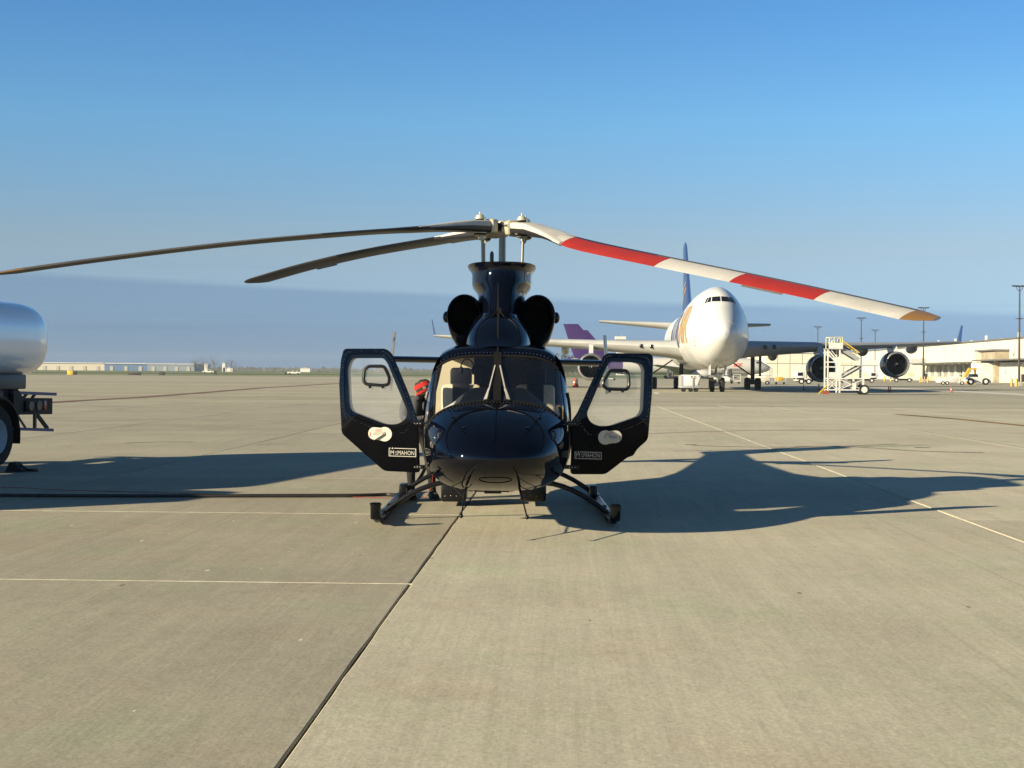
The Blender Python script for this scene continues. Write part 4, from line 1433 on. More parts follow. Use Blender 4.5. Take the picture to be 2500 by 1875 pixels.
# rear frame with light cluster
fr = MB()
fr.prism(round_poly([(.62, .92), (1.95, .90), (1.95, 1.20), (.95, 1.22), (.62, 1.5)], .03), 1.04, 1.10, axis='X')
rear = fr.build("rear_frame", M_CHASSIS, truck)
MB().rbox(1.10, 1.14, .98, 1.55, .97, 1.17, .01).build("light_housing", M_DGREY, rear)
for yy in (1.13, 1.40):
    MB().cyl((1.12, yy, 1.07), (1.155, yy, 1.07), .085, n=18).build("tail_light", mat("dim_lens", (.018, .022, .022), .25), rear)
MB().rbox(1.10, 1.15, 1.56, 1.66, .98, 1.16, .01).build("marker_light", M_REDGLASS, rear)
MB().bar((1.06, .6, 1.32), (1.06, 2.12, 1.27), .06, .055).build("upper_rail", M_BLUEPAINT, truck)
MB().bar((1.06, .5, .68), (1.06, 2.02, .60), .06, .055).build("lower_rail", M_BLUEPAINT, truck)
for yy in (.75, 1.40):
    MB().bar((1.06, yy, .92), (1.06, yy, .66), .05, .05).build("step_strut", M_GREY, truck)
MB().bar((1.06, .8, .92), (1.06, 1.1, .66), .03, .03).build("step_brace", M_GREY, truck)
MB().bar((1.06, 1.45, .92), (1.06, 1.85, .63), .04, .07).build("step_brace", M_CHASSIS, truck)
for yy in (1.0, 1.3):
    MB().bar((1.06, yy, 1.21), (1.06, yy + .12, 1.29), .04, .04).build("rail_strut", M_DGREY, truck)
MB().rbox(-1.05, 1.03, 1.80, 1.9, .95, 1.15, .02).build("rear_bumper", M_CHASSIS, truck)
cabm = MB().prism([(-12.8, .5), (-8.8, .5), (-8.8, 2.75), (-9.2, 2.9), (-10.8, 2.85), (-11.2, 2.1), (-12.7, 1.85)], -1.1, 1.1, axis='X').build("cab", M_WHITE, truck, smooth=None)
for s in (-1, 1):
    MB().prism([(-10.95, 2.0), (-9.5, 2.0), (-9.5, 2.6), (-10.7, 2.6)], s * 1.102 - .005, s * 1.102 + .005, axis='X').build("cab_window", M_VOID, cabm, smooth=None)
MB().rbox(.75, 1.15, -5.6, -2.4, .55, 1.4, .03).build("hose_cabinet", M_GREY, truck)

# chock with its rope at the rear wheel
ck = MB()
c = G(40, 1152)
ck.prism([(c.x - .16, 0.004), (c.x + .14, 0.004), (c.x + .02, .16), (c.x - .08, .17)], c.y - .12, c.y + .16)
chock = thing("wheel_chock", "dark rubber wheel chock with a rope behind the truck wheel", "chock", (c.x, c.y, 0))
ck.build("wedge", M_TYRE, chock, smooth=None)
e = G(92, 1151)
MB().tube([Vector((c.x + .05, c.y, .12)), Vector((c.x + .18, c.y - .02, .05)), Vector((c.x + .3, c.y - .05, .02)), Vector((e.x, e.y, .015))], .014, 6).build("rope", M_TYRE, chock)
MB().tube([G(62, 1151) + Vector((0, 0, .02)), Vector((e.x, e.y, .022))], [.028, .022], 8).build("rope_grip", M_TYRE, chock)

# fuel hose and earthing cable across the ground
M_HOSE = mat("black_hose", (0.012, 0.011, 0.010), 0.55, vary=.3, vscale=3)
hp = [Vector((-10.6, 22.5, .03)), G(-250, 1206, .03), G(0, 1209, .03), G(150, 1210, .03), G(300, 1210.5, .03), G(450, 1210.5, .03), G(600, 1210, .03), G(760, 1209.5, .03), G(880, 1209, .03), G(945, 1207, .03)]
hp += [Vector((-1.55, 21.2, .05)), Vector((-1.38, 21.1, .14)), Vector((-1.22, 21.0, .34)), Vector((-1.12, 20.9, .62)), Vector((-1.07, 20.85, .95)), Vector((-1.02, 20.8, 1.16))]


def smooth_path(pts, n=5):
    pts = [Vector(p) for p in pts]
    out = []
    for i in range(len(pts) - 1):
        p0, p1, p2, p3 = pts[max(i - 1, 0)], pts[i], pts[i + 1], pts[min(i + 2, len(pts) - 1)]
        for k in range(n):
            t = k / n
            out.append(.5 * ((2 * p1) + (p2 - p0) * t + (2 * p0 - 5 * p1 + 4 * p2 - p3) * t * t + (3 * p1 - p0 - 3 * p2 + p3) * t ** 3))
    return out + [pts[-1]]


tag(MB().tube(smooth_path(hp), .024, 10).build("fuel_hose", M_HOSE), "thick black fuel hose lying across the concrete to the helicopter", "hose")
M_RCABLE = mat("red_cable", (0.26, 0.03, 0.025), 0.6)
rp = [Vector((-10.2, 22.8, .01)), G(0, 1189, .008), G(120, 1195, .008), G(250, 1199, .008), G(400, 1203, .008), G(520, 1206.5, .008), G(700, 1212, .008), G(830, 1212.5, .008), G(940, 1215.5, .008), G(1000, 1215, .008), G(1040, 1212, .01)]
rp += [P(1048, 1200, 20.7), P(1053, 1188, 20.65), P(1056, 1170, 20.6), P(1055, 1140, 20.5)]
tag(MB().tube(smooth_path(rp), .0045, 6).build("earthing_cable", M_RCABLE), "thin red cable beside the black hose", "cable")

# ------------------------------------------------------------------ person refuelling behind the open door
M_JACKET = mat("grey_jacket", (0.035, 0.037, 0.045), 0.9, bump=.3, bscale=25, vary=.2, vscale=6)
M_TROUSER = mat("dark_trousers", (0.010, 0.010, 0.012), 0.9, bump=.3, bscale=25)
M_SKIN = mat("skin", (0.42, 0.25, 0.17), 0.55)
M_CAPRED = mat("red_knit", (0.42, 0.012, 0.014), 0.9, bump=.8, bscale=120)
M_CAPDARK = mat("patterned_knit", (0.022, 0.020, 0.016), 0.95, bump=.8, bscale=120)
M_CAPPAT = mat("knit_pattern", (0.20, 0.18, 0.12), 0.95)
FX = -1.34
person = thing("person", "person in dark jacket and red knit cap leaning to the helicopter behind the open door", "person", (-1.2, 20.95, 0))
joints = {
    'pelvis': (-1.28, 20.98, .92, .15), 'waist': (-1.32, 20.95, 1.05, .145), 'chest': (-1.33, 20.86, 1.25, .16), 'neckb': (-1.27, 20.76, 1.39, .07), 'neck': (-1.24, 20.72, 1.43, .055), 'head0': (-1.21, 20.68, 1.47, .085), 'head1': (-1.18, 20.66, 1.55, .09),
    'hipl': (-1.36, 20.98, .86, .10), 'kneel': (-1.37, 20.90, .48, .072), 'ankl': (-1.36, 20.98, .10, .05), 'toel': (-1.31, 20.80, .045, .04),
    'hipr': (-1.18, 20.98, .86, .10), 'kneer': (-1.10, 20.88, .48, .072), 'ankr': (-1.07, 20.98, .10, .05), 'toer': (-1.00, 20.80, .045, .04),
    'shl': (-1.46, 20.86, 1.33, .075), 'ell': (-1.46, 20.66, 1.10, .055), 'wrl': (-1.22, 20.56, 1.12, .036), 'hal': (-1.15, 20.55, 1.14, .028),
    'shr': (-1.18, 20.82, 1.33, .075), 'elr': (-1.08, 20.62, 1.14, .055), 'wrr': (-1.00, 20.66, 1.30, .036), 'har': (-.98, 20.70, 1.36, .028)}
edges = [('pelvis', 'waist'), ('waist', 'chest'), ('chest', 'neckb'), ('neckb', 'neck'), ('neck', 'head0'), ('head0', 'head1'), ('pelvis', 'hipl'), ('hipl', 'kneel'), ('kneel', 'ankl'), ('ankl', 'toel'),
         ('pelvis', 'hipr'), ('hipr', 'kneer'), ('kneer', 'ankr'), ('ankr', 'toer'), ('chest', 'shl'), ('shl', 'ell'), ('ell', 'wrl'), ('wrl', 'hal'), ('chest', 'shr'), ('shr', 'elr'), ('elr', 'wrr'), ('wrr', 'har')]


def add_fingers(base, direction, side, nm):
    d = Vector(direction).normalized()
    s = Vector(side).normalized()
    b = Vector(joints[base][:3])
    for k in range(4):
        root = b + s * (.013 * (k - 1.5) * 1.5)
        ln = (.062, .07, .066, .052)[k]
        joints[nm + 'a%d' % k] = (*(root + d * .03), .011)
        joints[nm + 'b%d' % k] = (*(root + d * (.03 + ln * .55) + Vector((0, -.006, -.012))), .010)
        joints[nm + 'c%d' % k] = (*(root + d * (.03 + ln) + Vector((0, .004, -.034))), .008)
        edges.extend([(base, nm + 'a%d' % k), (nm + 'a%d' % k, nm + 'b%d' % k), (nm + 'b%d' % k, nm + 'c%d' % k)])
    joints[nm + 't'] = (*(b - s * .045 + d * .02), .011)
    joints[nm + 'u'] = (*(b - s * .055 + d * .055), .009)
    edges.extend([(base, nm + 't'), (nm + 't', nm + 'u')])


add_fingers('hal', (.9, .1, .1), (0, .3, 1), 'fl')
add_fingers('har', (.3, .3, .9), (.2, .9, 0), 'fr')
names = list(joints)
me = bpy.data.meshes.new("body")
o0 = Vector(person["_world"])
me.from_pydata([Vector(joints[n][:3]) - o0 for n in names], [(names.index(a), names.index(b)) for a, b in edges], [])
bo = bpy.data.objects.new("body", me)
COL.objects.link(bo)
sk = bo.modifiers.new("skin", 'SKIN')
sv = me.skin_vertices[0].data
for i, n in enumerate(names):
    sv[i].radius = (joints[n][3], joints[n][3])
    sv[i].use_root = n == 'pelvis'
bo.modifiers.new("sub", 'SUBSURF').levels = 2
bpy.context.view_layer.update()
dg = bpy.context.evaluated_depsgraph_get()
nm_ = bpy.data.meshes.new_from_object(bo.evaluated_get(dg))
bo.modifiers.clear()
bo.data = nm_
nm_.name = "body"
nm_.materials.clear()
for q in (M_JACKET, M_TROUSER, M_SKIN):
    nm_.materials.append(q)
hands = [Vector(joints['hal'][:3]), Vector(joints['har'][:3])]
for p in nm_.polygons:
    c = p.center + o0
    hand = any((c - h).length < .11 for h in hands) and not any((c - Vector(joints[w][:3])).length < .05 for w in ('wrl', 'wrr'))
    face = c.z > 1.43 and (c - Vector((-1.2, 20.67, 1.51))).length < .16
    p.material_index = 2 if hand or face else (1 if c.z < .93 else 0)
    p.use_smooth = True
bo.parent = person
ax = Vector((-.42, .12, .9)).normalized()
hc = Vector((-1.195, 20.67, 1.535))


def cap_ring(h, r, n=20):
    s = ax.cross(Vector((0, 1, 0))).normalized()
    t = s.cross(ax).normalized()
    return [hc + ax * h + (s * math.cos(a) + t * math.sin(a)) * r for a in [2 * math.pi * k / n for k in range(n)]]


kn = [(-.075, .122), (-.05, .126), (-.045, .128), (-.01, .128), (-.005, .126), (.035, .116), (.055, .106), (.060, .104), (.085, .085), (.10, .06), (.108, .02)]
MB().loft([cap_ring(*q) for q in kn], cap1=True, mfun=lambda i, j: (1 if (i in (2, 3)) else 1 if i >= 6 else 0) if (i * 7 + j * 3) % 4 or i not in (2, 6, 8) else 2).build("knit_cap", [M_CAPRED, M_CAPDARK, M_CAPPAT], person, smooth=60)
MB().tube([hc + Vector((.10, -.02, -.01)), hc + Vector((.16, -.02, .0)), hc + Vector((.24, 0, -.03))], [.05, .045, .035], 10).build("red_scarf", M_CAPRED, person)
for a, t in (('ankl', 'toel'), ('ankr', 'toer')):
    A, T = Vector(joints[a][:3]), Vector(joints[t][:3])
    d = (T - A)
    d.z = 0
    d.normalize()
    s = Vector((-d.y, d.x, 0))
    rg = []
    for f, w, z1 in ((-.09, .030, .09), (-.06, .048, .11), (.02, .052, .10), (.10, .058, .075), (.17, .054, .055), (.21, .03, .04)):
        c = Vector((A.x, A.y, 0)) + d * f
        rg.append([c + s * (w * math.cos(q)) + Vector((0, 0, .004 + (z1) * (.5 + .5 * math.sin(q)))) for q in [2 * math.pi * k / 12 for k in range(12)]])
    MB().loft(rg, cap0=True, cap1=True).build("shoe", M_BLACK, person)
# face: eyes, nose, ear on the side turned to the helicopter
fc = MB().ball(hc + Vector((.055, -.075, -.075)), .014, 5).ball(hc + Vector((.0, .09, -.07)), .022, 6, sq=(.6, .5, 1.2))
fc.build("ear", M_SKIN, person)

# ------------------------------------------------------------------ white four-engined cargo aircraft
M_AWHITE = mat("aircraft_white", (0.55, 0.565, 0.57), 0.32, coat=.3, vary=.07, vscale=.35)
M_AGREY = mat("wing_grey", (0.34, 0.35, 0.35), 0.4, vary=.12, vscale=.3)
M_ABLUE = mat("airline_blue", (0.012, 0.026, 0.11), 0.35, coat=.3)
M_AGOLD = mat("airline_gold", (0.42, 0.25, 0.075), 0.45)
M_APRINT = mat("airline_dark_blue_print", (0.03, 0.035, 0.13), 0.45)
M_LIP = mat("inlet_lip_metal", (0.55, 0.55, 0.55), 0.25, metal=.8)
M_NAC = mat("nacelle_blue", (0.020, 0.032, 0.11), 0.3, coat=.4)
M_AGLASS = mat("cockpit_glass_dark", (0.008, 0.009, 0.012), 0.08)
M_STRUT = mat("gear_strut", (0.50, 0.50, 0.47), 0.45)
M_DSTRUT = mat("gear_dark", (0.05, 0.05, 0.05), 0.6)
M_FAN = mat("fan_dark", (0.018, 0.018, 0.02), 0.4, metal=.4)
YAW = R(-3.4)            # the tail lies a little to the right of the nose
NOSE = Vector((18.35, 133.0, 0))
jumbo = thing("cargo_aircraft", "white four-engined cargo jet with humped nose, dark blue tail and gold lettering", "aircraft", NOSE, YAW, world=False)
# aircraft frame: x to the photo's right, y aft from the nose, z up
FS = [(0.0, .05, 5.2, 5.25, 5.15, 2, 2), (.12, .44, 5.2, 5.60, 4.78, 2, 2), (.5, .84, 5.2, 6.02, 4.34, 2, 2), (1.3, 1.32, 5.2, 6.60, 3.76, 2, 2), (2.5, 1.80, 5.2, 7.28, 3.2, 2, 2.1),
      (3.6, 2.10, 5.2, 7.90, 2.84, 1.95, 2.1), (4.6, 2.34, 5.2, 8.60, 2.62, 1.9, 2.1), (5.8, 2.56, 5.22, 9.20, 2.44, 1.85, 2.1), (7.5, 2.80, 5.25, 9.60, 2.28, 1.8, 2.1), (10, 3.04, 5.3, 9.78, 2.16, 1.78, 2.1),
      (13, 3.20, 5.35, 9.82, 2.1, 1.78, 2.1), (15.5, 3.25, 5.35, 9.80, 2.1, 1.78, 2.1), (20, 3.25, 5.35, 9.55, 2.1, 1.8, 2.1), (25, 3.25, 5.35, 8.95, 2.1, 1.95, 2.1), (29, 3.25, 5.35, 8.6, 2.1, 2.05, 2.1), (46, 3.25, 5.35, 8.6, 2.1, 2.05, 2.1), (52, 3.1, 5.5, 8.6, 2.6, 2.05, 2.1),
      (60, 2.2, 6.2, 8.5, 4.3, 2, 2), (66, 1.2, 6.9, 8.2, 5.8, 2, 2), (69, .4, 7.2, 7.7, 6.8, 2, 2)]
ay = [0, .04, .12, .25, .5, .9, 1.3, 1.9, 2.5, 3.0, 3.6, 4.1, 4.6, 5.2, 5.8, 6.6, 7.5, 8.7, 10, 12.5, 15, 17.5, 20, 22.5, 25, 27, 29, 34, 40, 46, 49, 52, 56, 60, 63, 66, 68, 69]
body = MB().loft([super_ring(a, *hermite(FS, a), n=72) for a in ay], cap0=True, cap1=True).build("fuselage", M_AWHITE, jumbo, smooth=50)


def half_width(a, z):
    w, zc, zt, zb, eu, el = hermite(FS, a)
    f = (z - zc) / (zt - zc) if z > zc else (zc - z) / (zc - zb)
    e = eu if z > zc else el
    return w * max(0.0, 1 - min(1.0, abs(f)) ** e) ** (1 / e)


def nose_at(x, z, out=.03):
    """the point of the nose at lateral x and height z"""
    a0, a1 = 0.0, 12.0
    for _ in range(40):
        m = (a0 + a1) / 2
        w, zc, zt, zb, eu, el = hermite(FS, m)
        inside = zb < z < zt and half_width(m, z) > abs(x)
        if inside:
            a1 = m
        else:
            a0 = m
    return Vector((x, a1 - out, z + out * .35))


def patch(mb, quad, n=5, out=.03):
    """a four-cornered patch laid on the nose"""
    vs = []
    for i in range(n + 1):
        for j in range(n + 1):
            s, t = i / n, j / n
            x = (quad[0][0] * (1 - s) + quad[1][0] * s) * (1 - t) + (quad[3][0] * (1 - s) + quad[2][0] * s) * t
            z = (quad[0][1] * (1 - s) + quad[1][1] * s) * (1 - t) + (quad[3][1] * (1 - s) + quad[2][1] * s) * t
            vs.append(nose_at(x, z, out))
    mb.add(vs, [(i * (n + 1) + j, (i + 1) * (n + 1) + j, (i + 1) * (n + 1) + j + 1, i * (n + 1) + j + 1) for i in range(n) for j in range(n)])


for s in (-1, 1):
    for q in ([(s * .06, 8.60), (s * .72, 8.57), (s * .81, 8.12), (s * .06, 8.13)], [(s * .80, 8.56), (s * .98, 8.52), (s * 1.20, 8.02), (s * .90, 8.11)], [(s * 1.03, 8.51), (s * 1.16, 8.47), (s * 1.42, 7.92), (s * 1.26, 8.01)]):
        m = MB()
        patch(m, q)
        m.build("cockpit_window", M_AGLASS, body, smooth=60)
# radome seam, hatch outline, small ports
rsm = []
for k in range(40):
    t = 2 * math.pi * k / 40
    rsm.append(nose_at(1.16 * math.cos(t), 5.25 + 1.18 * math.sin(t), .0))
M_SEAM = mat("panel_seam", (.45, .44, .41), .6)
MB().tube(rsm + [rsm[0]], .014, 4).build("radome_seam", M_SEAM, body)
for aa, zlo, zhi in ((6.6, 2.5, 7.5), (11.5, 2.3, 9.0)):
    for sd in (-1, 1):
        MB().tube([Vector((sd * (half_width(aa - .22 * (z - 5), z) + .0), aa - .22 * (z - 5), z)) for z in [zlo + (zhi - zlo) * k / 16 for k in range(17)]], .014, 4).build("skin_seam", M_SEAM, body)
for zz in (7.5, 6.1):
    MB().tube([Vector((-half_width(a_, zz), a_, zz)) for a_ in [5.0 + 1.5 * k for k in range(24)]], .011, 4).build("skin_seam", M_SEAM, body)


def side_pt(a, z, s=-1, out=.03):
    return Vector((s * (half_width(a, z) + out), a, z))


sm = MB()
sm.tube([side_pt(a, z, -1, .0) for a, z in ((5.6, 7.0), (5.6, 8.0), (6.3, 8.0), (6.3, 7.0), (5.6, 7.0))], .012, 4)
sm.build("hatch_outline", M_SEAM, body)
for a, z in ((4.2, 5.3), (4.4, 5.0), (4.5, 4.6), (4.7, 4.2), (7.2, 7.1)):
    c = side_pt(a, z, -1, .02)
    MB().ball(c, .09, 4, sq=(.3, 1.2, .6)).build("probe", M_DSTRUT, body)
# titles along the side
for word, a_front, ln, hgt, z0, m in (("AIR", 7.6, 6.6, 3.4, 4.6, M_AGOLD), ("ATLAS", 14.9, 15.5, 3.4, 4.3, M_APRINT)):
    vs, fs = text_geo(word, 1.0, 1.0, .02)
    tw, th = max(p[0] for p in vs), max(p[1] for p in vs)
    bm = bmesh.new()
    bv = [bm.verts.new((x, y, 0)) for x, y in vs]
    for f in fs:
        try:
            bm.faces.new([bv[i] for i in f])
        except ValueError:
            pass
    bmesh.ops.triangulate(bm, faces=bm.faces)
    for _ in range(3):
        es = [e for e in bm.edges if e.calc_length() > .10]
        if es:
            bmesh.ops.subdivide_edges(bm, edges=es, cuts=1)
            bmesh.ops.triangulate(bm, faces=bm.faces)
    bm.verts.index_update()
    L = MB()
    # reading left to right the word runs from the tail towards the nose
    pts = []
    for q in bm.verts:
        a = a_front + ln * (1 - q.co.x / tw)
        z = z0 + hgt * q.co.y / th
        pts.append(side_pt(a, z, -1, .035))
    L.add(pts, [[q.index for q in f.verts] for f in bm.faces])
    bm.free()
    L.build("title_lettering", m, body, smooth=None, fix=False)


def wing_loft(stn, n=16):
    """stn: (x, leading edge a, chord, z, thickness)"""
    rings = []
    for x, le, c, z, th in stn:
        rg = []
        for k in range(n):
            t = 2 * math.pi * k / n
            xx = (1 - math.cos(t)) / 2
            yt = th * .5 * math.copysign(1, math.sin(t)) * (abs(math.sin(t)) ** .8) * (1.25 - .7 * xx)
            rg.append(Vector((x, le + c * xx, z + yt - .02 * c * xx)))
        rings.append(rg)
    return rings


for s in (-1, 1):
    zt = .25 if s < 0 else -.15
    W = [(s * 2.4, 17.0, 17.0, 4.15, 2.1), (s * 4.0, 18.6, 14.6, 4.25, 1.75), (s * 11.7, 25.3, 9.6, 4.62 + zt * .3, 1.05), (s * 20.8, 33.2, 6.6, 5.02 + zt * .6, .62), (s * 28.8, 40.7, 4.2, 5.5 + zt, .36), (s * 30.0, 42.2, 3.0, 5.58 + zt, .2)]
    wing = MB().loft(wing_loft(W), cap0=True, cap1=True).build("wing", M_AGREY, jumbo, smooth=40)
    wl_ = MB().loft([[Vector((s * (29.95 + f * .45) + dx, 42.4 + f * 1.4 + ch * (q), 5.6 + zt + f * 1.9)) for dx, q in ((-.05, .5), (0, 0), (.05, .5), (0, 1))] for f, ch in ((0, 2.6), (1, .9))], cap0=True, cap1=True)
    wl_.build("winglet", M_ABLUE, wing, smooth=None)
    for xx, aa, zz in ((7.6, 31.5, 3.75), (14.6, 34.2, 4.1), (18.0, 37.0, 4.35), (24.0, 40.6, 4.7)):
        MB().ball((s * xx, aa, zz + zt * .4), 1.0, 9, sq=(.42, 2.9, .62)).build("flap_fairing", M_AGREY, wing)
    for xx in (5.6, 6.6):
        f = (xx - 4.0) / 7.7
        MB().ball((s * xx, 18.6 + 6.7 * f - .02, 4.25 + .37 * f), .22, 6, sq=(1, .5, 1)).build("landing_light", M_AGLASS, wing)
    for xe, ae, ze in ((11.7, 22.6, 2.28), (20.8, 31.6, 2.78)):
        out = [(1.10, .30), (1.13, .08), (1.19, 0.0), (1.26, .04), (1.34, .25), (1.40, .8), (1.42, 1.6), (1.38, 2.8), (1.2, 4.0), (1.12, 4.3), (1.06, 4.25), (.8, 4.3), (.72, 5.4), (.5, 5.6), (.3, 6.3), (.02, 6.6)]
        e = MB().lathe(out, (s * xe, ae, ze), 'Y', 40, mfun=lambda i: 1 if i < 4 else (2 if i > 9 else 0))
        eo = e.build("engine", [M_NAC, M_LIP, M_AGREY], jumbo, smooth=45)
        MB().lathe([(1.10, .30), (1.10, .9), (1.12, 1.35), (.001, 1.36)], (s * xe, ae, ze), 'Y', 40).build("inlet_duct", mat("inlet_dark", (.02, .02, .022), .5), eo)
        fan = MB()
        for k in range(28):
            t = 2 * math.pi * k / 28
            r0, r1 = Vector((math.cos(t), 0, math.sin(t))), Vector((math.cos(t + .12), 0, math.sin(t + .12)))
            o_ = Vector((s * xe, ae + 1.15, ze))
            fan.add([o_ + r0 * .3, o_ + r1 * .3 + Vector((0, .15, 0)), o_ + r1 * 1.08 + Vector((0, .12, 0)), o_ + r0 * 1.08], [(0, 1, 2, 3)])
        fan.build("fan", M_FAN, eo, smooth=None)
        MB().lathe([(.001, .70), (.10, .74), (.22, .90), (.30, 1.14), (.001, 1.15)], (s * xe, ae, ze), 'Y', 20).build("spinner", M_FAN, eo)
        spn = []
        for k in range(18):
            t = R(-60 + 300 * k / 17)
            rr = .07 + .11 * k / 17
            spn.append(Vector((s * xe + rr * math.cos(t), ae + .70 + 1.05 * (rr * rr) * 3.0 - .012, ze + rr * math.sin(t))))
        MB().tube(spn, .028, 5).build("spinner_swirl", M_WHITE, eo)
        # pylon
        zw = 4.62 if xe < 15 else 5.0
        al = 25.3 if xe < 15 else 33.2
        MB().prism([(ae + .9, ze + 1.30), (ae + 4.2, ze + 1.05), (al + 3.5, zw - .5), (al + 2.2, zw - .1), (al + .4, zw + .02)], s * xe - .22, s * xe + .22, axis='X').build("pylon", M_AWHITE, eo, smooth=None)
    # tailplane
    MB().loft(wing_loft([(s * 1.4, 57.0, 9.0, 7.6, .9), (s * 11.0, 65.0, 3.0, 8.35 if s < 0 else 8.0, .3)]), cap0=True, cap1=True).build("tailplane", M_AGREY, jumbo, smooth=40)
# fin
FN = [(8.2, 50.0, 17.0, .95), (9.0, 51.5, 15.0, .85), (13, 56.2, 10.4, .62), (17.8, 62.0, 6.2, .40), (18.4, 63.4, 4.4, .15)]
frg = []
for z, le, c, th in FN:
    frg.append([Vector((th * .5 * math.copysign(abs(math.sin(t)) ** .8, math.sin(t)), le + c * (1 - math.cos(t)) / 2, z)) for t in [2 * math.pi * k / 16 for k in range(16)]])
fin = MB().loft(frg, cap0=True, cap1=True).build("tail_fin", M_ABLUE, jumbo, smooth=40)
# gold figure strokes on the fin
gd = MB()


def fx(a, z):
    le, c, th = hermite(FN, z)
    t = (a - le) / c
    t = max(.02, min(.98, t))
    return -(th * .5 * (math.sqrt(1 - (1 - 2 * t) ** 2)) ** .8 + .03)


def stroke(pts, w):
    pp = []
    for i in range(len(pts) - 1):
        for k in range(6):
            f = k / 6
            pp.append((pts[i][0] * (1 - f) + pts[i + 1][0] * f, pts[i][1] * (1 - f) + pts[i + 1][1] * f))
    pp.append(pts[-1])
    for i in range(len(pp) - 1):
        (a0, z0), (a1, z1) = pp[i], pp[i + 1]
        gd.add([(fx(a0, z0 - w), a0, z0 - w), (fx(a1, z1 - w), a1, z1 - w), (fx(a1, z1 + w), a1, z1 + w), (fx(a0, z0 + w), a0, z0 + w)], [(0, 1, 2, 3)])


stroke([(60.2, 15.35), (62.5, 15.5), (65.5, 15.4), (66.8, 15.1)], .20)
stroke([(59.8, 15.1), (61.5, 14.4), (63.2, 13.4), (64.5, 12.4)], .11)
stroke([(57.9, 12.95), (60.2, 12.55), (62.4, 12.25), (65.0, 12.75)], .11)
stroke([(57.3, 12.2), (59.5, 11.7), (62.5, 10.9), (65.5, 10.1)], .17)
stroke([(61.0, 12.4), (61.6, 11.2)], .10)
gd.build("fin_emblem", M_AGOLD, fin, smooth=None)
# gear
ng = MB().tube([(0, 7.9, .55), (0, 7.9, 2.6)], .16, 10)
ng.bar((0, 7.5, 1.1), (0, 6.4, 2.5), .12).bar((-.55, 7.9, .6), (.55, 7.9, .6), .14)
ng.bar((-.3, 7.75, 1.5), (.3, 7.75, 1.5), .2, .25).rbox(-.32, .32, 7.55, 7.72, 1.15, 1.62, .03)
nose_gear = ng.build("nose_gear", M_STRUT, jumbo)
for s in (-1, 1):
    wheel(nose_gear, s * .46, 7.9, .62, .42, s, M_DSTRUT)
    MB().box(s * .72 - .03, s * .72 + .03, 6.4, 8.6, 1.55, 2.45).build("gear_door", M_AWHITE, nose_gear, smooth=None)
    MB().rbox(s * .55 - .12, s * .55 + .12, 7.5, 7.62, 1.75, 2.0, .03).build("taxi_light", M_LIP, nose_gear)
for x, a in ((-5.5, 31.5), (5.5, 31.5), (-1.92, 34.6), (1.92, 34.6)):
    wg = abs(x) > 3
    m = MB().tube([(x, a, .7), (x, a, 3.8 if wg else 2.7)], .22, 12)
    m.bar((x, a - .85, .66), (x, a + .85, .66), .26)
    m.bar((x, a, 1.4), (x * (.55 if wg else 1), a - (.2 if wg else 2), 3.1 if wg else 2.5), .14)
    m.bar((x - .5, a - .75, .66), (x + .5, a - .75, .66), .14).bar((x - .5, a + .75, .66), (x + .5, a + .75, .66), .14)
    g = m.build("main_gear", M_DSTRUT, jumbo)
    for dy in (-.75, .75):
        for dx in (-.56, .56):
            wheel(g, x + dx, a + dy, .62, .46, 1 if dx > 0 else -1, M_DSTRUT)
    if wg:
        s = 1 if x > 0 else -1
        MB().prism([(30.6, 1.4), (32.4, 1.4), (32.6, 3.6), (30.4, 3.6)], x + s * .75, x + s * .82, axis='X').build("gear_door", M_DSTRUT, g, smooth=None)
    else:
        MB().box(x * 1.75 - .04, x * 1.75 + .04, 32.5, 36.5, 1.25, 2.2).build("gear_door", M_AWHITE, g, smooth=None)

# ------------------------------------------------------------------ two purple-tailed freighters far behind
M_PURPLE = mat("purple_paint", (0.034, 0.008, 0.095), 0.4)
M_FWHITE = mat("freighter_white", (0.46, 0.455, 0.435), 0.4)
M_LOGORED = mat("logo_red", (0.62, 0.05, 0.02), 0.5)
M_LOGOGREY = mat("logo_grey", (0.20, 0.19, 0.20), 0.6)


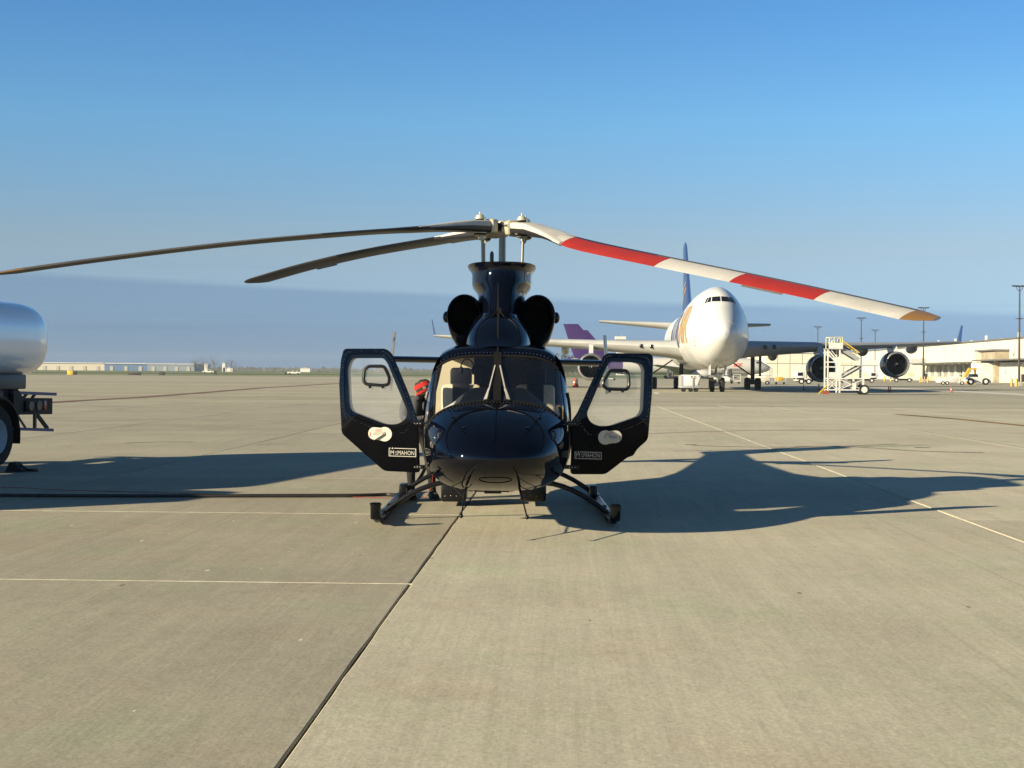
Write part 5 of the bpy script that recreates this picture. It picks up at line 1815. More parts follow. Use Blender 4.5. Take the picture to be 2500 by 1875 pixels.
def freighter(label, nose, L=62.0, full=True):
    """twin-engined freighter, nose towards +x in its own frame, tail at -L"""
    t = thing("freighter_aircraft", label, "aircraft", nose, 0.0, "purple tailed freighters", world=False)
    K = [(0, .1, 3.6, 3.7, 3.5, 2, 2), (.6, .8, 3.6, 4.3, 2.9, 2, 2), (2, 1.5, 3.7, 5.1, 2.3, 2, 2), (3.6, 2.0, 3.8, 6.0, 1.9, 2, 2), (6, 2.4, 3.9, 6.4, 1.6, 2, 2), (9, 2.5, 4.0, 6.5, 1.5, 2, 2), (44, 2.5, 4.0, 6.5, 1.5, 2, 2), (52, 1.9, 4.7, 6.5, 2.9, 2, 2), (60, .6, 5.6, 6.2, 5.0, 2, 2), (62, .1, 5.7, 5.8, 5.6, 2, 2)]
    rg = []
    av = [0, .2, .6, 1.3, 2, 2.8, 3.6, 4.8, 6, 9, 20, 32, 40, 44, 48, 52, 56, 60, 62]
    for a in av:
        rg.append([Vector((-p.y, p.x, p.z)) for p in super_ring(a, *hermite(K, a), n=32)])
    f = MB().loft(rg, cap0=True, cap1=True, mfun=lambda i, j: 1 if av[i] >= 44 else 0).build("fuselage", [M_FWHITE, M_PURPLE], t, smooth=50)
    for q in ((-3.1, -3.9), (-4.0, -4.6)):
        MB().add([(q[0], -1.72 + (.25 if q[0] > -3.5 else -.10), 5.05), (q[1], -2.02, 4.98), (q[1], -1.72, 5.5), (q[0], -1.48 + (.2 if q[0] > -3.5 else 0), 5.52)], [(0, 1, 2, 3)]).build("cockpit_window", M_AGLASS, f, smooth=None)
    for word, x0, z0, sz, m, sq in (("Fed", -16.2, 4.05, 2.2, M_PURPLE, 1.0), ("Ex", -11.4, 4.05, 2.2, M_LOGORED, 1.25), ("EXPRESS", -12.2, 2.75, 1.0, M_LOGOGREY, 1.0)):
        vs, fs = text_geo(word, sz, sq, .03)
        MB().add([(x0 + x, -(2.53 * math.sqrt(max(.05, 1 - ((z0 + y - 4.0) / 2.5) ** 2)) + .03), z0 + y) for x, y in vs], fs).build("lettering", m, f, smooth=None)
    fr = []
    for z, x0, c, w in ((6.0, -46.5, 11.5, .5), (7.2, -49.0, 9.6, .42), (16.3, -57.2, 4.4, .2)):
        fr.append([Vector((x0 - c * (1 - math.cos(q)) / 2, w * .5 * math.sin(q), z)) for q in [2 * math.pi * k / 12 for k in range(12)]])
    MB().loft(fr, cap0=True, cap1=True).build("tail_fin", M_PURPLE, t, smooth=40)
    for s in (-1, 1):
        W = [[Vector((-le - c * (1 - math.cos(q)) / 2, s * y, z + th * .5 * math.sin(q))) for q in [2 * math.pi * k / 12 for k in range(12)]] for y, le, c, z, th in ((2.0, 19, 11, 2.6, 1.3), (9, 24, 7, 3.1, .8), (23, 36, 2.4, 4.3, .3))]
        w = MB().loft(W, cap0=True, cap1=True).build("wing", M_AGREY, t, smooth=40)
        MB().loft([[Vector((-le - c * (1 - math.cos(q)) / 2, s * y, z + th * .5 * math.sin(q))) for q in [2 * math.pi * k / 12 for k in range(12)]] for y, le, c, z, th in ((.8, 52, 6, 5.6, .5), (9, 57.5, 2.2, 6.0, .2))], cap0=True, cap1=True).build("tailplane", M_AGREY, t, smooth=40)
        e = MB()
        rgs = []
        for r, a in ((1.0, 0.5), (1.08, 0), (1.2, .3), (1.28, 1.5), (1.1, 3.4), (.8, 4.2), (.3, 5)):
            rgs.append([Vector((-19.5 - a, s * 7.9 + r * math.cos(q), 1.75 + r * math.sin(q))) for q in [2 * math.pi * k / 18 for k in range(18)]])
        e.loft(rgs, cap0=True, cap1=True)
        e.build("engine", M_FWHITE, w, smooth=40)
        g = MB().tube([(-29.5, s * 4.6, .5), (-29.5, s * 4.6, 3.0)], .25, 8).build("main_gear", M_DSTRUT, t)
        for dx in (-.7, .7):
            for dy in (-.5, .5):
                MB().cyl((-29.5 + dx, s * 4.6 + dy - .22, .57), (-29.5 + dx, s * 4.6 + dy + .22, .57), .57, n=18).build("wheel", M_TYRE, g)
    g = MB().tube([(-7.0, 0, .4), (-7.0, 0, 2.2)], .14, 8).build("nose_gear", M_STRUT, t)
    for dy in (-.3, .3):
        MB().cyl((-7, dy - .16, .45), (-7, dy + .16, .45), .45, n=16).build("wheel", M_TYRE, g)
    return t


freighter("white freighter with a purple tail fin and red and grey lettering near its nose", Vector((UX(1882, 455), 455, -.4)))
f2 = freighter("farther freighter of which only a second purple tail fin shows", Vector((UX(1846, 520), 520, -.4)))

# ------------------------------------------------------------------ maintenance platform with stairs
M_PWHITE = mat("platform_white", (0.60, 0.59, 0.56), 0.5, vary=.08, vscale=3)
M_PYELLOW = mat("safety_yellow", (0.60, 0.42, 0.05), 0.5)
M_PYELLOWPALE = mat("pale_yellow_rail", (0.66, 0.60, 0.30), 0.5)
M_TREAD = mat("tread_grey", (0.28, 0.29, 0.30), 0.6)
DP = 129.0
px0, px1 = UX(2019, DP), UX(2112, DP)
pl = thing("work_platform", "white wheeled maintenance stairs with a caged top platform before the wing", "work platform", ((px0 + px1) / 2, DP, 0))
pw = px1 - px0


def zp(v, u=2060):
    return P(u, v, DP).z


for du, nm in ((2021, 'a'), (2050, 'b')):
    for dy in (0, 1.3):
        MB().bar((UX(du, DP), DP + dy, .15), (UX(du, DP), DP + dy, zp(852)), .11).build("post", M_PWHITE, pl)
for dy in (0, 1.3):
    MB().bar((UX(2108, DP), DP + dy, .15), (UX(2108, DP), DP + dy, zp(893)), .12).build("post", M_PWHITE, pl)
fm = MB()
for dy in (0, 1.3):
    for u0, u1, v in ((2020, 2110, 952), (2020, 2110, 924), (2020, 2052, 884), (2020, 2052, 896), (2050, 2142, 892)):
        fm.bar((UX(u0, DP), DP + dy, zp(v)), (UX(u1, DP), DP + dy, zp(v)), .09)
    for u0, v0, u1, v1 in ((2022, 926, 2048, 950), (2022, 950, 2048, 926), (2054, 949, 2106, 927), (2022, 855, 2048, 884), (2054, 920, 2100, 893), (2030, 856, 2052, 884), (2054, 928, 2104, 950)):
        fm.bar((UX(u0, DP), DP + dy, zp(v0)), (UX(u1, DP), DP + dy, zp(v1)), .055)
fm.build("frame", M_PWHITE, pl, smooth=None)
for u0, u1, v0, v1 in ((2023, 2057, 837, 851), (2024, 2054, 909, 922), (2110, 2143, 879, 891)):
    MB().box(UX(u0, DP), UX(u1, DP), DP - .06, DP - .03, zp(v1), zp(v0)).build("side_panel", M_PWHITE, pl, smooth=None)
MB().box(UX(2018, DP), UX(2058, DP), DP - .1, DP + 1.4, zp(853), zp(851)).build("top_deck", M_TREAD, pl, smooth=None)
MB().box(UX(2052, DP), UX(2143, DP), DP - .1, DP + 1.4, zp(893), zp(891)).build("middle_deck", M_TREAD, pl, smooth=None)
rl = MB()
for dy in (0, 1.3):
    rl.tube([(UX(2024, DP), DP + dy, zp(851)), (UX(2024, DP), DP + dy, zp(824)), (UX(2056, DP), DP + dy, zp(823)), (UX(2056, DP), DP + dy, zp(851))], .035, 6)
    rl.tube([(UX(2030, DP), DP + dy, zp(838)), (UX(2037, DP), DP + dy, zp(824)), (UX(2037, DP), DP + dy, zp(838))], .03, 6)
rl.tube([(UX(2024, DP), DP, zp(824)), (UX(2024, DP), DP + 1.3, zp(824))], .035, 6)
rl.build("top_guard_rail", M_PYELLOWPALE, pl)
yr = MB()
for dy in (0, 1.2):
    yr.tube([(UX(2057, DP), DP + dy, zp(832)), (UX(2098, DP), DP + dy, zp(861))], .05, 6)
    yr.tube([(UX(2052, DP), DP + dy, zp(826)), (UX(2052, DP), DP + dy, zp(836))], .045, 6)
yr.build("stair_hand_rail", M_PYELLOW, pl)


def flight(u0, v0, u1, v1, nm):
    m = MB()
    n = 9
    for k in range(n):
        f = (k + .5) / n
        x = UX(u0, DP) + (UX(u1, DP) - UX(u0, DP)) * f
        z = zp(v0) + (zp(v1) - zp(v0)) * f
        m.box(x - .13, x + .13, DP + .15, DP + 1.15, z - .02, z + .02)
    for dy in (.12, 1.16):
        m.bar((UX(u0, DP), DP + dy, zp(v0)), (UX(u1, DP), DP + dy, zp(v1)), .05, .34)
    m.build(nm, M_TREAD, pl, smooth=None)


flight(2057, 853, 2098, 878, "stair_flight")
flight(2102, 895, 2056, 920, "stair_flight")
flight(2057, 930, 2092, 950, "stair_flight")
for dy in (.0, 1.3):
    t = MB().cyl((UX(2110, DP), DP + dy - .1, .42), (UX(2110, DP), DP + dy + .1, .42), .42, n=24).build("wheel", M_TYRE, pl)
    MB().cyl((UX(2110, DP), DP + dy - .12, .42), (UX(2110, DP), DP + dy - .09, .42), .26, n=20).build("wheel_disc", M_WHITE, t)
    MB().cyl((UX(2020, DP), DP + dy - .06, .16), (UX(2020, DP), DP + dy + .06, .16), .16, n=16).build("caster", mat("rust_red", (.25, .06, .03), .6), pl)
MB().bar((UX(2020, DP), DP, .75), (UX(1998, DP) , DP - .3, .06), .09, .12).build("tow_bar", M_PYELLOW, pl)
MB().box(UX(2083, DP), UX(2090, DP), DP - .05, DP + .2, .35, .95).build("control_box", M_PWHITE, pl, smooth=None)

# ------------------------------------------------------------------ ground power cart beside the nose wheel
DC = 139.0
x0, x1 = UX(1664, DC), UX(1708, DC)
gp = thing("ground_power_cart", "white boxy power cart with black print beside the jet's nose wheel", "power cart", ((x0 + x1) / 2, DC, 0))
MB().rbox(x0 + .2, x1, DC, DC + 2.6, .55, 1.55, .04).build("housing", M_PWHITE, gp)
MB().box(x0, x0 + .17, DC + .05, DC + 2.5, .55, 1.5).build("rear_cap", M_TREAD, gp, smooth=None)
MB().rbox(x0 - .02, x1 + .1, DC - .04, DC + 2.7, .36, .54, .03).build("chassis", M_TREAD, gp)
for xx in (x0 + .2, x0 + .85, x1 - .3):
    MB().cyl((xx, DC + .05, .22), (xx, DC + .25, .22), .22, n=16).build("wheel", M_TYRE, gp)
vs, fs = text_geo("TLD", .30, .95, .01)
MB().add([(x0 + .80 + x, DC - .006, 1.22 + y) for x, y in vs], fs).build("print", mat("black_print", (.02, .02, .03), .5), gp, smooth=None)
MB().bar((x0 + 1.02, DC - .06, .3), (x0 + 1.02, DC - .06, 1.25), .09, .05).build("draw_bar", M_TREAD, gp, smooth=None)
MB().tube([(x1 - .2, DC - .05, .62), (x1 - .05, DC - .05, 1.1), (x1 + .2, DC + .2, 1.6)], .05, 6).build("power_cable", M_TREAD, gp)

# ------------------------------------------------------------------ traffic cones
M_CONE = mat("cone_orange", (0.42, 0.06, 0.015), 0.6)
M_CONEBAND = mat("cone_band", (0.55, 0.53, 0.50), 0.5)


def make_cone():
    t = thing("traffic_cone", "", "traffic cone", (0, 0, 0), 0, "traffic cones on the apron", world=False)
    MB().lathe([(.18, .04), (.155, .2), (.12, .45), (.08, .72), (.045, .92), (.035, .94), (.001, .94)], (0, 0, 0), 'Z', 20).build("cone", M_CONE, t)
    MB().rbox(-.22, .22, -.22, .22, .0, .045, .01).build("base", M_TYRE, t)
    b = MB().lathe([(.128, .42), (.104, .58)], (0, 0, 0), 'Z', 20).build("band", M_CONEBAND, t)
    return t


cone0 = make_cone()
cones = [(1402.5, 945, "left one of two orange cones close together beyond the right crew door hinge", 1.1), (1408.5, 945.5, "right one of two orange cones close together beyond the right crew door hinge", 1.1),
         (1463, 946, "orange cone seen through the right door window below the vent frame", 1.0), (1962, 952, "dark cone in wing shadow left of the inner engine", .62), (1999, 955, "red cone at the yellow tow bar of the stairs", .8),
         (2169.5, 957, "left one of two red cones under the outer engine", .62), (2174, 958, "right one of two red cones under the outer engine", .62), (2322.5, 958, "dark lone cone in front of the white tug", .62)]
for i, (u, v, lb, sc) in enumerate(cones):
    c = cone0 if i == 0 else copy_tree(cone0)
    c.location = G(u, v)
    c.scale = (sc, sc, sc)
    c["label"] = lb

# ------------------------------------------------------------------ light masts
M_POLE = mat("mast_bronze", (0.035, 0.032, 0.034), 0.5)


def make_mast():
    t = thing("light_mast", "", "light pole", (0, 0, 0), 0, "light masts along the cargo ramp", world=False)
    MB().tube([(0, 0, 0), (0, 0, 6), (0, 0, 15.6)], [.22, .17, .11], 12).build("pole", M_POLE, t)
    a = MB().bar((-1.1, 0, 15.65), (1.1, 0, 15.65), .10, .10).bar((0, -.7, 15.65), (0, .7, 15.65), .10, .10)
    a.bar((-.4, 0, 15.2), (-.05, 0, 14.9), .07).bar((.4, 0, 15.2), (.05, 0, 14.9), .07).bar((-.4, 0, 15.2), (-.5, 0, 15.6), .07).bar((.4, 0, 15.2), (.5, 0, 15.6), .07)
    arm = a.build("cross_arm", M_POLE, t)
    for x in (-.95, -.35, .35, .95):
        MB().rbox(x - .26, x + .26, -.25, .25, 15.70, 15.82, .03).build("floodlight", M_POLE, arm)
    MB().bar((-.6, 0, 10.6), (.6, 0, 10.6), .08, .10).rbox(-.22, .22, -.22, .22, 10.52, 10.68, .03).build("lower_arm", M_POLE, t)
    MB().rbox(-.55, .55, -.55, .55, 0, .7, .05).build("plinth", mat("plinth_concrete", (.35, .32, .27), .9), t)
    MB().rbox(.35, .8, -.4, .1, .7, 1.9, .04).build("switch_box", M_POLE, t)
    return t


mast0 = make_mast()
masts = [(2488, 236, .98, "nearest light mast at the right edge of the picture"), (2254, 330, 1.02, "light mast just behind the tip of the red and white blade"), (2102, 380, .99, "light mast behind the wing right of the stairs"),
         (1996, 450, .98, "light mast above the inner engine, left of the stairs"), (2136, 478, .98, "thin far light mast above the outer engine")]
for i, (u, d, sc, lb) in enumerate(masts):
    m = mast0 if i == 0 else copy_tree(mast0)
    m.location = (UX(u, d), d, 0)
    m.scale = (sc, sc, sc)
    m["label"] = lb

M_BOLL = mat("bollard_yellow", (0.45, 0.30, 0.03), 0.5)
bl0 = None
for i, (u, d, lb) in enumerate([(2470, 232, "yellow bollard left of the nearest light mast base"), (2482, 230, "yellow bollard right before the nearest light mast base"), (2247, 322, "left yellow bollard at the mast behind the blade tip"), (2265, 322, "right yellow bollard at the mast behind the blade tip"),
                                (2160, 360, "left yellow bollard below the outer engine"), (2175, 360, "right yellow bollard below the outer engine")]):
    if bl0 is None:
        bl0 = MB().lathe([(.17, 0), (.17, 1.1), (.13, 1.18), (.001, 1.22)], (0, 0, 0), 'Z', 16).build("bollard", M_BOLL)
        o = bl0
    else:
        o = bl0.copy()
        COL.objects.link(o)
    o.location = (UX(u, d), d, 0)
    tag(o, lb, "bollard", "yellow bollards at the light masts")

# ------------------------------------------------------------------ cargo building along the right
M_WALL = mat("cream_wall", (0.55, 0.535, 0.455), 0.85, vary=.06, vscale=.15)
M_WALL2 = mat("pale_wall", (0.58, 0.575, 0.52), 0.85, vary=.08, vscale=.2)
M_STAIN = mat("stained_concrete", (0.30, 0.26, 0.19), 0.9, vary=.3, vscale=.5)
M_ROOFE = mat("roof_edge_grey", (0.12, 0.12, 0.115), 0.7)
M_DARK = mat("dock_dark", (0.035, 0.032, 0.028), 0.8)
M_DOCK = mat("dock_grey", (0.26, 0.25, 0.21), 0.7, vary=.3, vscale=.3)
BA, BB = Vector((UX(2500, 335), 335, 0)), Vector((UX(2130, 540), 540, 0))
BA = BA + (BA - BB) * .35
bd = (BB - BA).normalized()
bn = Vector((-bd.y, bd.x, 0))          # towards the apron
if bn.x > 0:
    bn = -bn
cb = thing("cargo_building", "long cream cargo building with dock canopy at right behind the ramp", "building", BA)
BLEN = (BB - BA).length
HB = 10.0


def wall_box(a0, a1, o0, o1, z0, z1):
    """box along the wall: a along, o outwards"""
    m = MB()
    c = [BA + bd * a + bn * o for a, o in ((a0, o0), (a1, o0), (a1, o1), (a0, o1))]
    vs = [Vector((p.x, p.y, z0)) for p in c] + [Vector((p.x, p.y, z1)) for p in c]
    return m.add(vs, [(0, 3, 2, 1), (4, 5, 6, 7), (0, 1, 5, 4), (1, 2, 6, 5), (2, 3, 7, 6), (3, 0, 4, 7)])


def along(u):
    """distance along the wall at which photo column u meets it"""
    k = (u - 1250) / FPX
    # (BA + bd t).x = k (BA + bd t).y
    return (k * BA.y - BA.x) / (bd.x - k * bd.y)


wall_box(0, BLEN + 60, -30, -.3, 0, HB - .2).build("core", M_WALL, cb, smooth=None)
npan = 26
for k in range(npan):
    a0, a1 = (BLEN + 60) * k / npan + .12, (BLEN + 60) * (k + 1) / npan - .12
    wall_box(a0, a1, -.298, 0, 4.9, HB - .25).build("wall_panel", M_WALL, cb, smooth=None)
wall_box(-.5, BLEN + 60.5, -30.5, .35, HB - .2, HB + .12).build("roof_edge", M_ROOFE, cb, smooth=None)
c0, c1 = along(2262), along(2420)
c0, c1 = min(c0, c1), max(c0, c1)
wall_box(c0, c1, 0.02, 5.5, 4.55, 4.85).build("dock_canopy", M_ROOFE, cb, smooth=None)
wall_box(-.5, c0 - 4, .02, 5.5, 4.9, 5.2).build("dock_canopy", M_ROOFE, cb, smooth=None)
wall_box(c0, c1, -.296, .01, .9, 4.5).build("dock_front", M_DOCK, cb, smooth=None)
wall_box(c0, c1, .02, .9, 0, 1.1).build("dock_kerb", mat("dock_cream", (.50, .42, .28), .9), cb, smooth=None)
nd = 9
for k in range(nd):
    a = c0 + (c1 - c0) * (k + .5) / nd
    d = wall_box(a - 1.6, a + 1.6, .02, .12, 1.15, 3.9).build("dock_door", [M_DARK, M_WALL2, M_AGREY][k % 3], cb, smooth=None)
    wall_box(a - 2.0, a - 1.65, .02, .5, 1.1, 4.2).build("dock_post", M_WALL2, cb, smooth=None)
    wall_box(a - 1.9, a - 1.6, .3, 5.2, 4.32, 4.54).build("canopy_bracket", M_WALL2, cb, smooth=None)
# white block left of the docks, stained stair tower, door block and ribbed wall on the right
s0, s1 = sorted((along(2205), along(2256)))
wall_box(s0, s1, .02, 4.5, 0, 4.4).build("white_block", M_WALL2, cb, smooth=None)
s0, s1 = sorted((along(2420), along(2464)))
tw_ = wall_box(s0, s1, .02, 3.2, 0, 7.2).build("stair_tower", M_STAIN, cb, smooth=None)
wall_box(s0 - .4, s1 + .4, -.05, 3.9, 7.2, 7.55).build("tower_cap", M_ROOFE, tw_, smooth=None)
wall_box(s1 - 3.0, s1 + .6, .03, 4.4, 0, 7.0).build("tower_pier", M_WALL, tw_, smooth=None)
s0, s1 = sorted((along(2437), along(2459)))
db = wall_box(s0, s1, 3.22, 6.2, 0, 4.4).build("door_block", M_WALL2, cb, smooth=None)
wall_box(s0 + (s1 - s0) * .40, s0 + (s1 - s0) * .62, 6.21, 6.26, 0, 3.3).build("door", M_DARK, db, smooth=None)
s0, s1 = sorted((along(2462), along(2520)))
for k in range(16):
    a = s0 + (s1 - s0) * k / 16
    wall_box(a + .08, a + (s1 - s0) / 16 - .08, .02, 2.2, 0, 4.5).build("ribbed_panel", M_WALL, cb, smooth=None)
rg = random.Random(3)
for k in range(9):
    a = along(2500 - 38 * k) + rg.uniform(-2, 2)
    h = rg.choice((.3, .4, .5, 1.3))
    wall_box(a, a + .5, -2.5, -2.0, HB + .12, HB + .12 + h).build("roof_vent", M_WALL2, cb, smooth=None)
for a in (along(2240), along(2262)):
    wall_box(a, a + 6, .02, 1.6, 4.95, 6.3).build("air_unit", M_AGREY, cb, smooth=None)

# cross hall farther back
hall = thing("freight_hall", "cream freight hall behind the inner engine and the stairs", "building", (UX(1990, 575), 575, 0))
hx0, hx1 = UX(1868, 575), UX(2230, 575)
MB().box(hx0, hx1, 575, 620, 0, 9.3).build("core", M_WALL, hall, smooth=None)
for k in range(12):
    w = (hx1 - hx0) / 12
    MB().box(hx0 + w * k + .1, hx0 + w * (k + 1) - .1, 574.7, 574.99, 0, 5.3).build("wall_panel", M_WALL, hall, smooth=None)
    MB().box(hx0 + w * k + .1, hx0 + w * (k + 1) - .1, 574.6, 574.99, 5.5, 9.0).build("upper_panel", M_WALL, hall, smooth=None)
MB().box(hx0 - .4, hx1 + .4, 574.3, 620.4, 9.3, 9.6).build("roof_edge", M_WALL2, hall, smooth=None)
for k in (2, 5, 8):
    MB().box(hx0 + (hx1 - hx0) * k / 12 + 1, hx0 + (hx1 - hx0) * k / 12 + 6, 574.45, 574.69, .1, 4.6).build("roller_door", M_WALL2, hall, smooth=None)

# control tower
ctw = thing("control_tower", "white airport control tower with dark glazed cab above the wing", "control tower", (UX(1514, 900), 900, 0))
tx = UX(1514, 900)
MB().box(tx - 2.3, tx + 2.3, 897.7, 902.3, 0, 18.5).build("shaft", M_WALL2, ctw, smooth=None)
MB().prism([(tx - 2.4, 17.2), (tx + 2.4, 17.2), (tx + 2.9, 19.3), (tx - 2.9, 19.3)], 897, 903).build("cab_base", M_WHITE, ctw, smooth=None)
MB().prism([(tx - 2.8, 19.3), (tx + 2.8, 19.3), (tx + 3.0, 20.8), (tx - 3.0, 20.8)], 897, 903).build("cab_glass", M_AGLASS, ctw, smooth=None)
MB().box(tx - 3.1, tx + 3.1, 896.8, 903.2, 20.8, 22.6).build("cab_roof", M_WHITE, ctw, smooth=None)
MB().cyl((tx + .8, 900, 22.6), (tx + .8, 900, 24.5), .08, n=6).build("antenna", M_AGREY, ctw)

# ------------------------------------------------------------------ ramp vehicles
M_VWHITE = mat("vehicle_white", (0.60, 0.59, 0.56), 0.4)


def veh_wheel(p, x, y, r, w=.3, disc=M_PWHITE):
    t = MB().cyl((x, y - w / 2, r), (x, y + w / 2, r), r, n=20).build("wheel", M_TYRE, p)
    MB().cyl((x, y - w / 2 - .02, r), (x, y - w / 2, r), r * .52, n=16).build("wheel_disc", disc, t)


D = 262
x0 = UX(2361, D)
tg = thing("pushback_tug", "white aircraft tug with two big black wheels by the cargo docks", "tug", (x0 + 2, D, 0))
MB().prism([(x0, .55), (x0 + .1, 1.25), (x0 + 1.0, 1.35), (x0 + 3.95, 1.3), (x0 + 4.15, .9), (x0 + 4.15, .4), (x0 + 1.6, .3)], D, D + 2.2).build("body", M_VWHITE, tg, smooth=None)
MB().prism([(x0 + .75, 1.32), (x0 + 2.0, 1.32), (x0 + 1.9, 1.85), (x0 + .95, 1.85)], D + .2, D + 2).build("cab_glass", M_AGLASS, tg, smooth=None)
for xx in (.62, 3.15):
    veh_wheel(tg, x0 + xx, D, .58, .45)
x0 = UX(2292, D - 2)
gt = thing("cargo_tractor", "low white ramp tractor with open cab left of the tug", "tractor", (x0 + 2, D - 2, 0))
MB().rbox(x0, x0 + 3.3, D - 2, D, .35, 1.15, .06).build("body", M_VWHITE, gt)
MB().box(x0 + 2.0, x0 + 3.1, D - 1.8, D - .2, 1.15, 1.45).build("hood", M_VWHITE, gt, smooth=None)
cf = MB()
for xx, yy in ((3.4, -1.9), (4.2, -1.9), (3.4, -.1), (4.2, -.1)):
    cf.bar((x0 + xx, D + yy, .5), (x0 + xx, D + yy, 1.75), .09)
cf.box(x0 + 3.3, x0 + 4.35, D - 2, D, 1.75, 1.85)
cf.box(x0 + 3.2, x0 + 4.6, D - 2, D, .3, .6)
cf.build("open_cab", M_VWHITE, gt, smooth=None)
for xx in (.7, 1.4, 3.9):
    veh_wheel(gt, x0 + xx, D - 2, .30, .25)
# yellow stair unit behind the tug
x0 = UX(2352, 268)
ys_ = thing("yellow_stair_unit", "yellow boarding ladder standing behind the white tug", "boarding ladder", (x0, 268, 0))
MB().prism([(x0, 1.0), (x0 + .5, 1.0), (x0 + 1.35, 2.6), (x0 + 2.4, 2.6), (x0 + 2.4, 2.9), (x0 + 1.1, 2.9)], 268, 269).build("ladder", M_BOLL, ys_, smooth=None)
MB().bar((x0 + 2.1, 268.2, 0), (x0 + 1.9, 268.2, 2.7), .14).bar((x0 + .6, 268.2, 0), (x0 + .6, 268.2, 1.2), .14).build("leg", M_BOLL, ys_)


def flat_truck(u, d, L, label, rails=True, cab=1, bed=None):
    x0 = UX(u, d)
    t = thing("flatbed_truck", label, "truck", (x0 + L / 2, d, 0), group="ramp trucks under the outer wing")
    MB().box(x0, x0 + L, d, d + 2.2, .75, 1.0).build("bed", M_VWHITE, t, smooth=None)
    MB().box(x0 + .3, x0 + L - .3, d + .3, d + 1.9, .4, .75).build("chassis", M_CHASSIS, t, smooth=None)
    MB().rbox(x0 + (L - 1.5 if cab > 0 else 0), x0 + (L if cab > 0 else 1.5), d, d + 2.2, .5, 2.1, .12).build("cab", M_VWHITE, t)
    MB().box(x0 + (L - 1.2 if cab > 0 else .3), x0 + (L - .35 if cab > 0 else 1.15), d - .02, d - .005, 1.35, 1.9).build("cab_window", M_AGLASS, t, smooth=None)
    if rails:
        r = MB()
        for k in range(7):
            xx = x0 + (0.1 if cab > 0 else 1.7) + (L - 1.9) * k / 6
            r.bar((xx, d + .06, 1.0), (xx, d + .06, 2.0), .07)
        for z in (1.35, 1.7, 2.0):
            r.bar((x0 + (0.1 if cab > 0 else 1.7), d + .06, z), (x0 + (L - 1.8 if cab > 0 else L), d + .06, z), .07)
        r.build("stake_rail", bed or M_PYELLOWPALE, t, smooth=None)
    for xx in (.9, L - 1.1):
        veh_wheel(t, x0 + xx, d, .45, .3)
    return t


flat_truck(2072, 300, 5.6, "white flatbed truck with pale yellow rails right of the stairs", True, 1)
flat_truck(2178, 330, 4.8, "yellow railed flatbed truck under the outer engine", True, -1, M_BOLL)
flat_truck(1943, 250, 3.2, "small white ramp truck left of the inner engine", False, -1)

# belt loader
D = 255
x0 = UX(2132, 320)
# container loader at the freighter's nose
D = 232
x0 = UX(1847, D)
kl = thing("container_loader", "cream container loader with tall masts right of the jet's wheels", "container loader", (x0 + 1, D, 0))
MB().rbox(x0, x0 + 2.1, D, D + 3, .35, 1.15, .05).build("body", M_PLATE, kl)
MB().box(x0 - .2, x0 + 2.2, D - .02, D + 3, 1.28, 1.42).build("deck", M_TREAD, kl, smooth=None)
mm = MB()
for xx in (2.0, 2.35):
    mm.bar((x0 + xx, D, .2), (x0 + xx, D, 2.5), .09)
for z in (1.6, 1.9, 2.2, 2.5):
    mm.bar((x0 + 2.0, D, z), (x0 + 2.35, D, z), .07)
mm.build("lift_mast", M_TREAD, kl, smooth=None)
for xx in (.4, 1.6):
    veh_wheel(kl, x0 + xx, D, .3, .25, M_TREAD)
# baggage dollies
for i, (u, d, lb) in enumerate([(1886, 240, "low dark cargo dolly right of the container loader"), (1905, 243, "low dark cargo dolly with a yellow load under the wing"), (1778, 250, "pale cargo dolly behind the nose wheel, below the express lettering"), (1795, 250, "second pale cargo dolly behind the right main wheels")]):
    x0 = UX(u, d)
    t = thing("cargo_dolly", lb, "dolly", (x0, d, 0), group="cargo dollies on the ramp")
    MB().box(x0 - .9, x0 + .9, d, d + 1.6, .38, .5).build("deck", M_TREAD if i < 2 else M_VWHITE, t, smooth=None)
    pr = MB()
    for xx in (-.85, .85):
        pr.bar((x0 + xx, d + .05, .5), (x0 + xx, d + .05, 1.5), .06)
    pr.bar((x0 - .85, d + .05, 1.5), (x0 + .85, d + .05, 1.5), .06)
    pr.build("end_rail", M_VWHITE, t, smooth=None)
    if i in (1, 2):
        MB().rbox(x0 - .6, x0 + .5, d + .1, d + 1.4, .52, 1.15, .05).build("load", M_BOLL if i == 1 else M_VWHITE, t)
    for xx in (-.6, .6):
        MB().cyl((x0 + xx, d, .18), (x0 + xx, d + .15, .18), .18, n=12).build("wheel", M_TYRE, t)
# tow bar lying beyond the cones
c0, c1 = G(1432, 926), G(1500, 929)
tb = thing("tow_bar", "thin pale tow bar lying beyond the orange cones", "tow bar", ((c0.x + c1.x) / 2, c0.y, 0))
MB().tube([Vector((c0.x, c0.y, .35)), Vector((c1.x, c1.y, .35))], .09, 8).build("bar", M_PLATE, tb)
for c in (c0, c1):
    MB().cyl((c.x, c.y - .1, .25), (c.x, c.y + .1, .25), .25, n=14).build("wheel", M_TYRE, tb)

